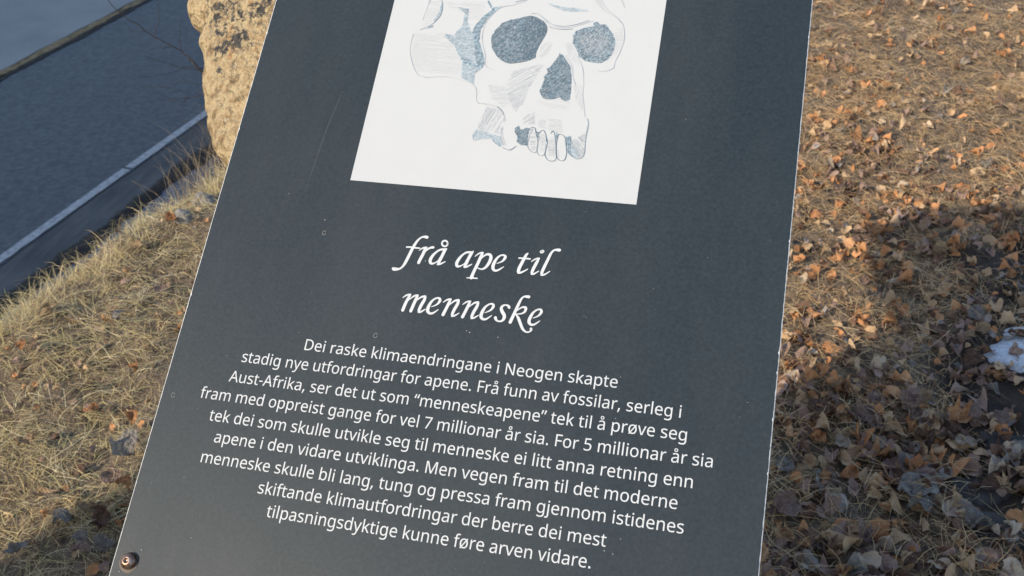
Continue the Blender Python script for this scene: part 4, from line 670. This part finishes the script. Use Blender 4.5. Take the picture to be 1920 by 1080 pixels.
# ================================================================ snow, stones, shrub
def lump(name, cx, cy, rx, ry, h, seed, m, rough=.3, n=40, **k):
    V, F = [(0, 0, h)], []; rings = 12
    for i in range(1, rings + 1):
        q = i / rings
        for j in range(n):
            a_ = 2 * math.pi * j / n; d = 1 + rough * noise.noise(Vector((math.cos(a_) * 2.2, math.sin(a_) * 2.2, seed))) + .10 * noise.noise(Vector((math.cos(a_) * 7, math.sin(a_) * 7, seed + 3)))
            x, y = rx * q * d * math.cos(a_), ry * q * d * math.sin(a_)
            z = h * (1 - q ** 3.2) + h * .35 * noise.noise(Vector((x * 26, y * 26, seed))) * (1 - q ** 4) - .006 * (i == rings) + h * .12 * noise.noise(Vector((x * 110, y * 110, seed)))
            V.append((x, y, z))
    for j in range(n): F.append((0, 1 + j, 1 + (j + 1) % n))
    for i in range(rings - 1):
        for j in range(n): a_ = 1 + i * n; F.append((a_ + j, a_ + n + j, a_ + n + (j + 1) % n, a_ + (j + 1) % n))
    return obj(name, mesh(name, V, F, True), m, loc=(cx, cy, float(ground_z(cx, cy)) + .001), **k)
snow_m = mat('old granular snow', [(.55, .62, .68), (.72, .78, .83), (.80, .84, .87)], rough=.6, scale=90, detail=10, bump=1.0, bscale=170, dist=.012)
lump('snow_patch', .722, 1.895, .160, .120, .020, 4.2, snow_m, .7, n=90, label='small patch of old bluish snow at the right edge of the picture', category='snow')
stone_m = mat('grey stone', [(.10, .09, .08), (.20, .185, .165), (.32, .30, .27)], rough=.85, scale=60, detail=8, bump=.7, bscale=200, dist=.005)
x, y = gnd(343, 402, 1.43); lump('small_stone', x, y, .032, .024, .030, 1.1, stone_m, .5, n=20, label='small grey stone at the brink beside an orange leaf, the nearer of two', category='stone', group='small grey stones at the brink')
x, y = gnd(380, 362, 1.43); lump('small_stone', x, y, .036, .030, .028, 7.7, stone_m, .5, n=20, label='small grey stone at the brink, the farther of two, close to the board', category='stone', group='small grey stones at the brink')
# flat dark slate pieces showing through on the wet ground
slate_m = mat('wet dark slate', [(.022, .019, .017), (.050, .044, .038), (.085, .073, .062)], rough=.85, scale=25, detail=8, bump=.5, bscale=120, dist=.004)
for k, (px, py, rx, ry, lb) in enumerate(((1835, 905, .06, .035, 'dark flat wet stone half under leaves, third down below the snow'), (1880, 985, .085, .045, 'largest dark flat wet stone, in the lower right corner'), (1830, 555, .07, .05, 'dark flat wet stone left of and above the snow patch'), (1890, 820, .05, .05, 'dark flat wet stone just below the snow patch'))):
    x, y = gnd(px, py, 1.44); lump('flat_stone', x, y, rx, ry, .013, 11 + k * 3.1, slate_m, .7, n=24, label=lb, category='stone', group='dark flat stones in the wet soil')

twig_m = mat('bare twig bark', [(.022, .018, .018), (.045, .036, .034)], rough=.8, scale=40)
shrub = obj('bare_shrub', None, loc=(-1.42, 2.36, 0), label='bare leafless shrub whose thin dark twigs reach left from behind the rock over the road', category='shrub')
def twig(pts, r0, r1, parent=shrub, name='twig'):
    q = [tuple(p) for p in crom(pts, 5)]; q = [(a_ + lr.gauss(0, .002), b_ + lr.gauss(0, .002), c_ + lr.gauss(0, .002)) for a_, b_, c_ in q]
    V, F = tube(name, q, [r0 + (r1 - r0) * i / (len(q) - 1) for i in range(len(q))], 5)
    V = [(a_ + 1.42, b_ - 2.36, c_) for a_, b_, c_ in V]
    return obj(name, mesh(name, V, F, True), twig_m, parent)
twig([(-1.40, 2.40, -.02), (-1.44, 2.36, .12), (-1.50, 2.335, .30), (-1.56, 2.335, .395)], .006, .0035, name='stem')
main = [(-1.56, 2.335, .395), (-1.60, 2.325, .432), (-1.640, 2.312, .462), (-1.68, 2.300, .505), (-1.708, 2.29, .532), (-1.737, 2.283, .573), (-1.78, 2.275, .64)]
twig(main, .0020, .0010)
for pts, r_ in (([(-1.640, 2.312, .462), (-1.628, 2.33, .50), (-1.625, 2.345, .54), (-1.622, 2.36, .60)], .0009),
                ([(-1.536, 2.34, .368), (-1.582, 2.313, .379), (-1.629, 2.291, .402), (-1.66, 2.275, .425)], .0009),
                ([(-1.535, 2.337, .364), (-1.58, 2.31, .372), (-1.617, 2.279, .368), (-1.675, 2.243, .372)], .0008),
                ([(-1.535, 2.307, .300), (-1.581, 2.277, .300), (-1.61, 2.26, .305), (-1.629, 2.253, .323)], .0009),
                ([(-1.50, 2.33, .31), (-1.56, 2.30, .295), (-1.60, 2.28, .288), (-1.65, 2.26, .30)], .0007),
                ([(-1.60, 2.325, .432), (-1.63, 2.30, .436), (-1.68, 2.28, .43)], .0007),
                ([(-1.58, 2.33, .41), (-1.59, 2.35, .45), (-1.58, 2.37, .50)], .0008),
                ([(-1.54, 2.31, .33), (-1.58, 2.30, .345), (-1.63, 2.28, .335), (-1.68, 2.26, .34)], .0006), ([(-1.56, 2.30, .31), (-1.60, 2.27, .33), (-1.64, 2.25, .35)], .0006),
                ([(-1.57, 2.29, .296), (-1.60, 2.26, .27), (-1.64, 2.25, .262)], .0006), ([(-1.66, 2.30, .482), (-1.70, 2.31, .48), (-1.73, 2.31, .50)], .0006)):
    twig(pts, r_ * 1.35, r_ * .8)

# ================================================================ unseen objects added only to cast shade on the lawn and road
def rough_block(name, x0, x1, y0, y1, z1, m, seed, **k):
    me = box(name, x0, x1, y0, y1, -.25, z1); bm = bmesh.new(); bm.from_mesh(me); bmesh.ops.subdivide_edges(bm, edges=bm.edges[:], cuts=9, use_grid_fill=True)
    c = Vector(((x0 + x1) / 2, (y0 + y1) / 2, z1 / 2))
    for v in bm.verts:
        n_ = noise.fractal(v.co * 1.9 + Vector((seed, 0, 0)), 1, 2, 5); v.co += (v.co - c).normalized() * n_ * .06
    bm.to_mesh(me); bm.free(); return obj(name, me, m, **k)
rough_block('shade_boulder', -3.00, .35, -1.95, -1.25, 2.01, rock_material(), 4, label='rough rock block added unseen behind the viewpoint to shade the lawn', category='rock')  # added shadow caster for the lower lawn
wall_m = mat('painted render', [(.50, .48, .44), (.58, .56, .52)], rough=.9, scale=3); roof_m = mat('roof', [(.05, .045, .045), (.08, .07, .07)], rough=.8, scale=8); glass_m = mat('window glass', [(.03, .04, .05)], rough=.08)
bs, bb = Vector((-math.sin(a), -math.cos(a), 0)), Vector((-math.cos(a), math.sin(a), 0))
corner = Vector((RA[0], RA[1], 0)) + bs * 24 + bb * .95
shade_house = obj('shade_building', None, loc=(corner.x, corner.y, ROAD_Z), label='unseen building added behind and left of the viewpoint to shade the road', category='building')  # added shadow caster that keeps the road out of the sun
shade_house.rotation_euler = (0, 0, math.atan2(bb.y, bb.x))
obj('wall', box('wall', 0, 26, 0, 11, 0, 18.2), wall_m, shade_house); obj('roof', box('roof', -.05, 26.3, -.3, 11.3, 18.21, 18.6, .02), roof_m, shade_house)
wme = box('window', -.7, .7, -.06, .06, -.8, .8)
for fl in range(6):
    for c_ in range(8):
        for yy in (11.0, 0.0): obj('window', wme, glass_m, shade_house, loc=(2 + c_ * 3.15, yy, 1.9 + fl * 2.9))
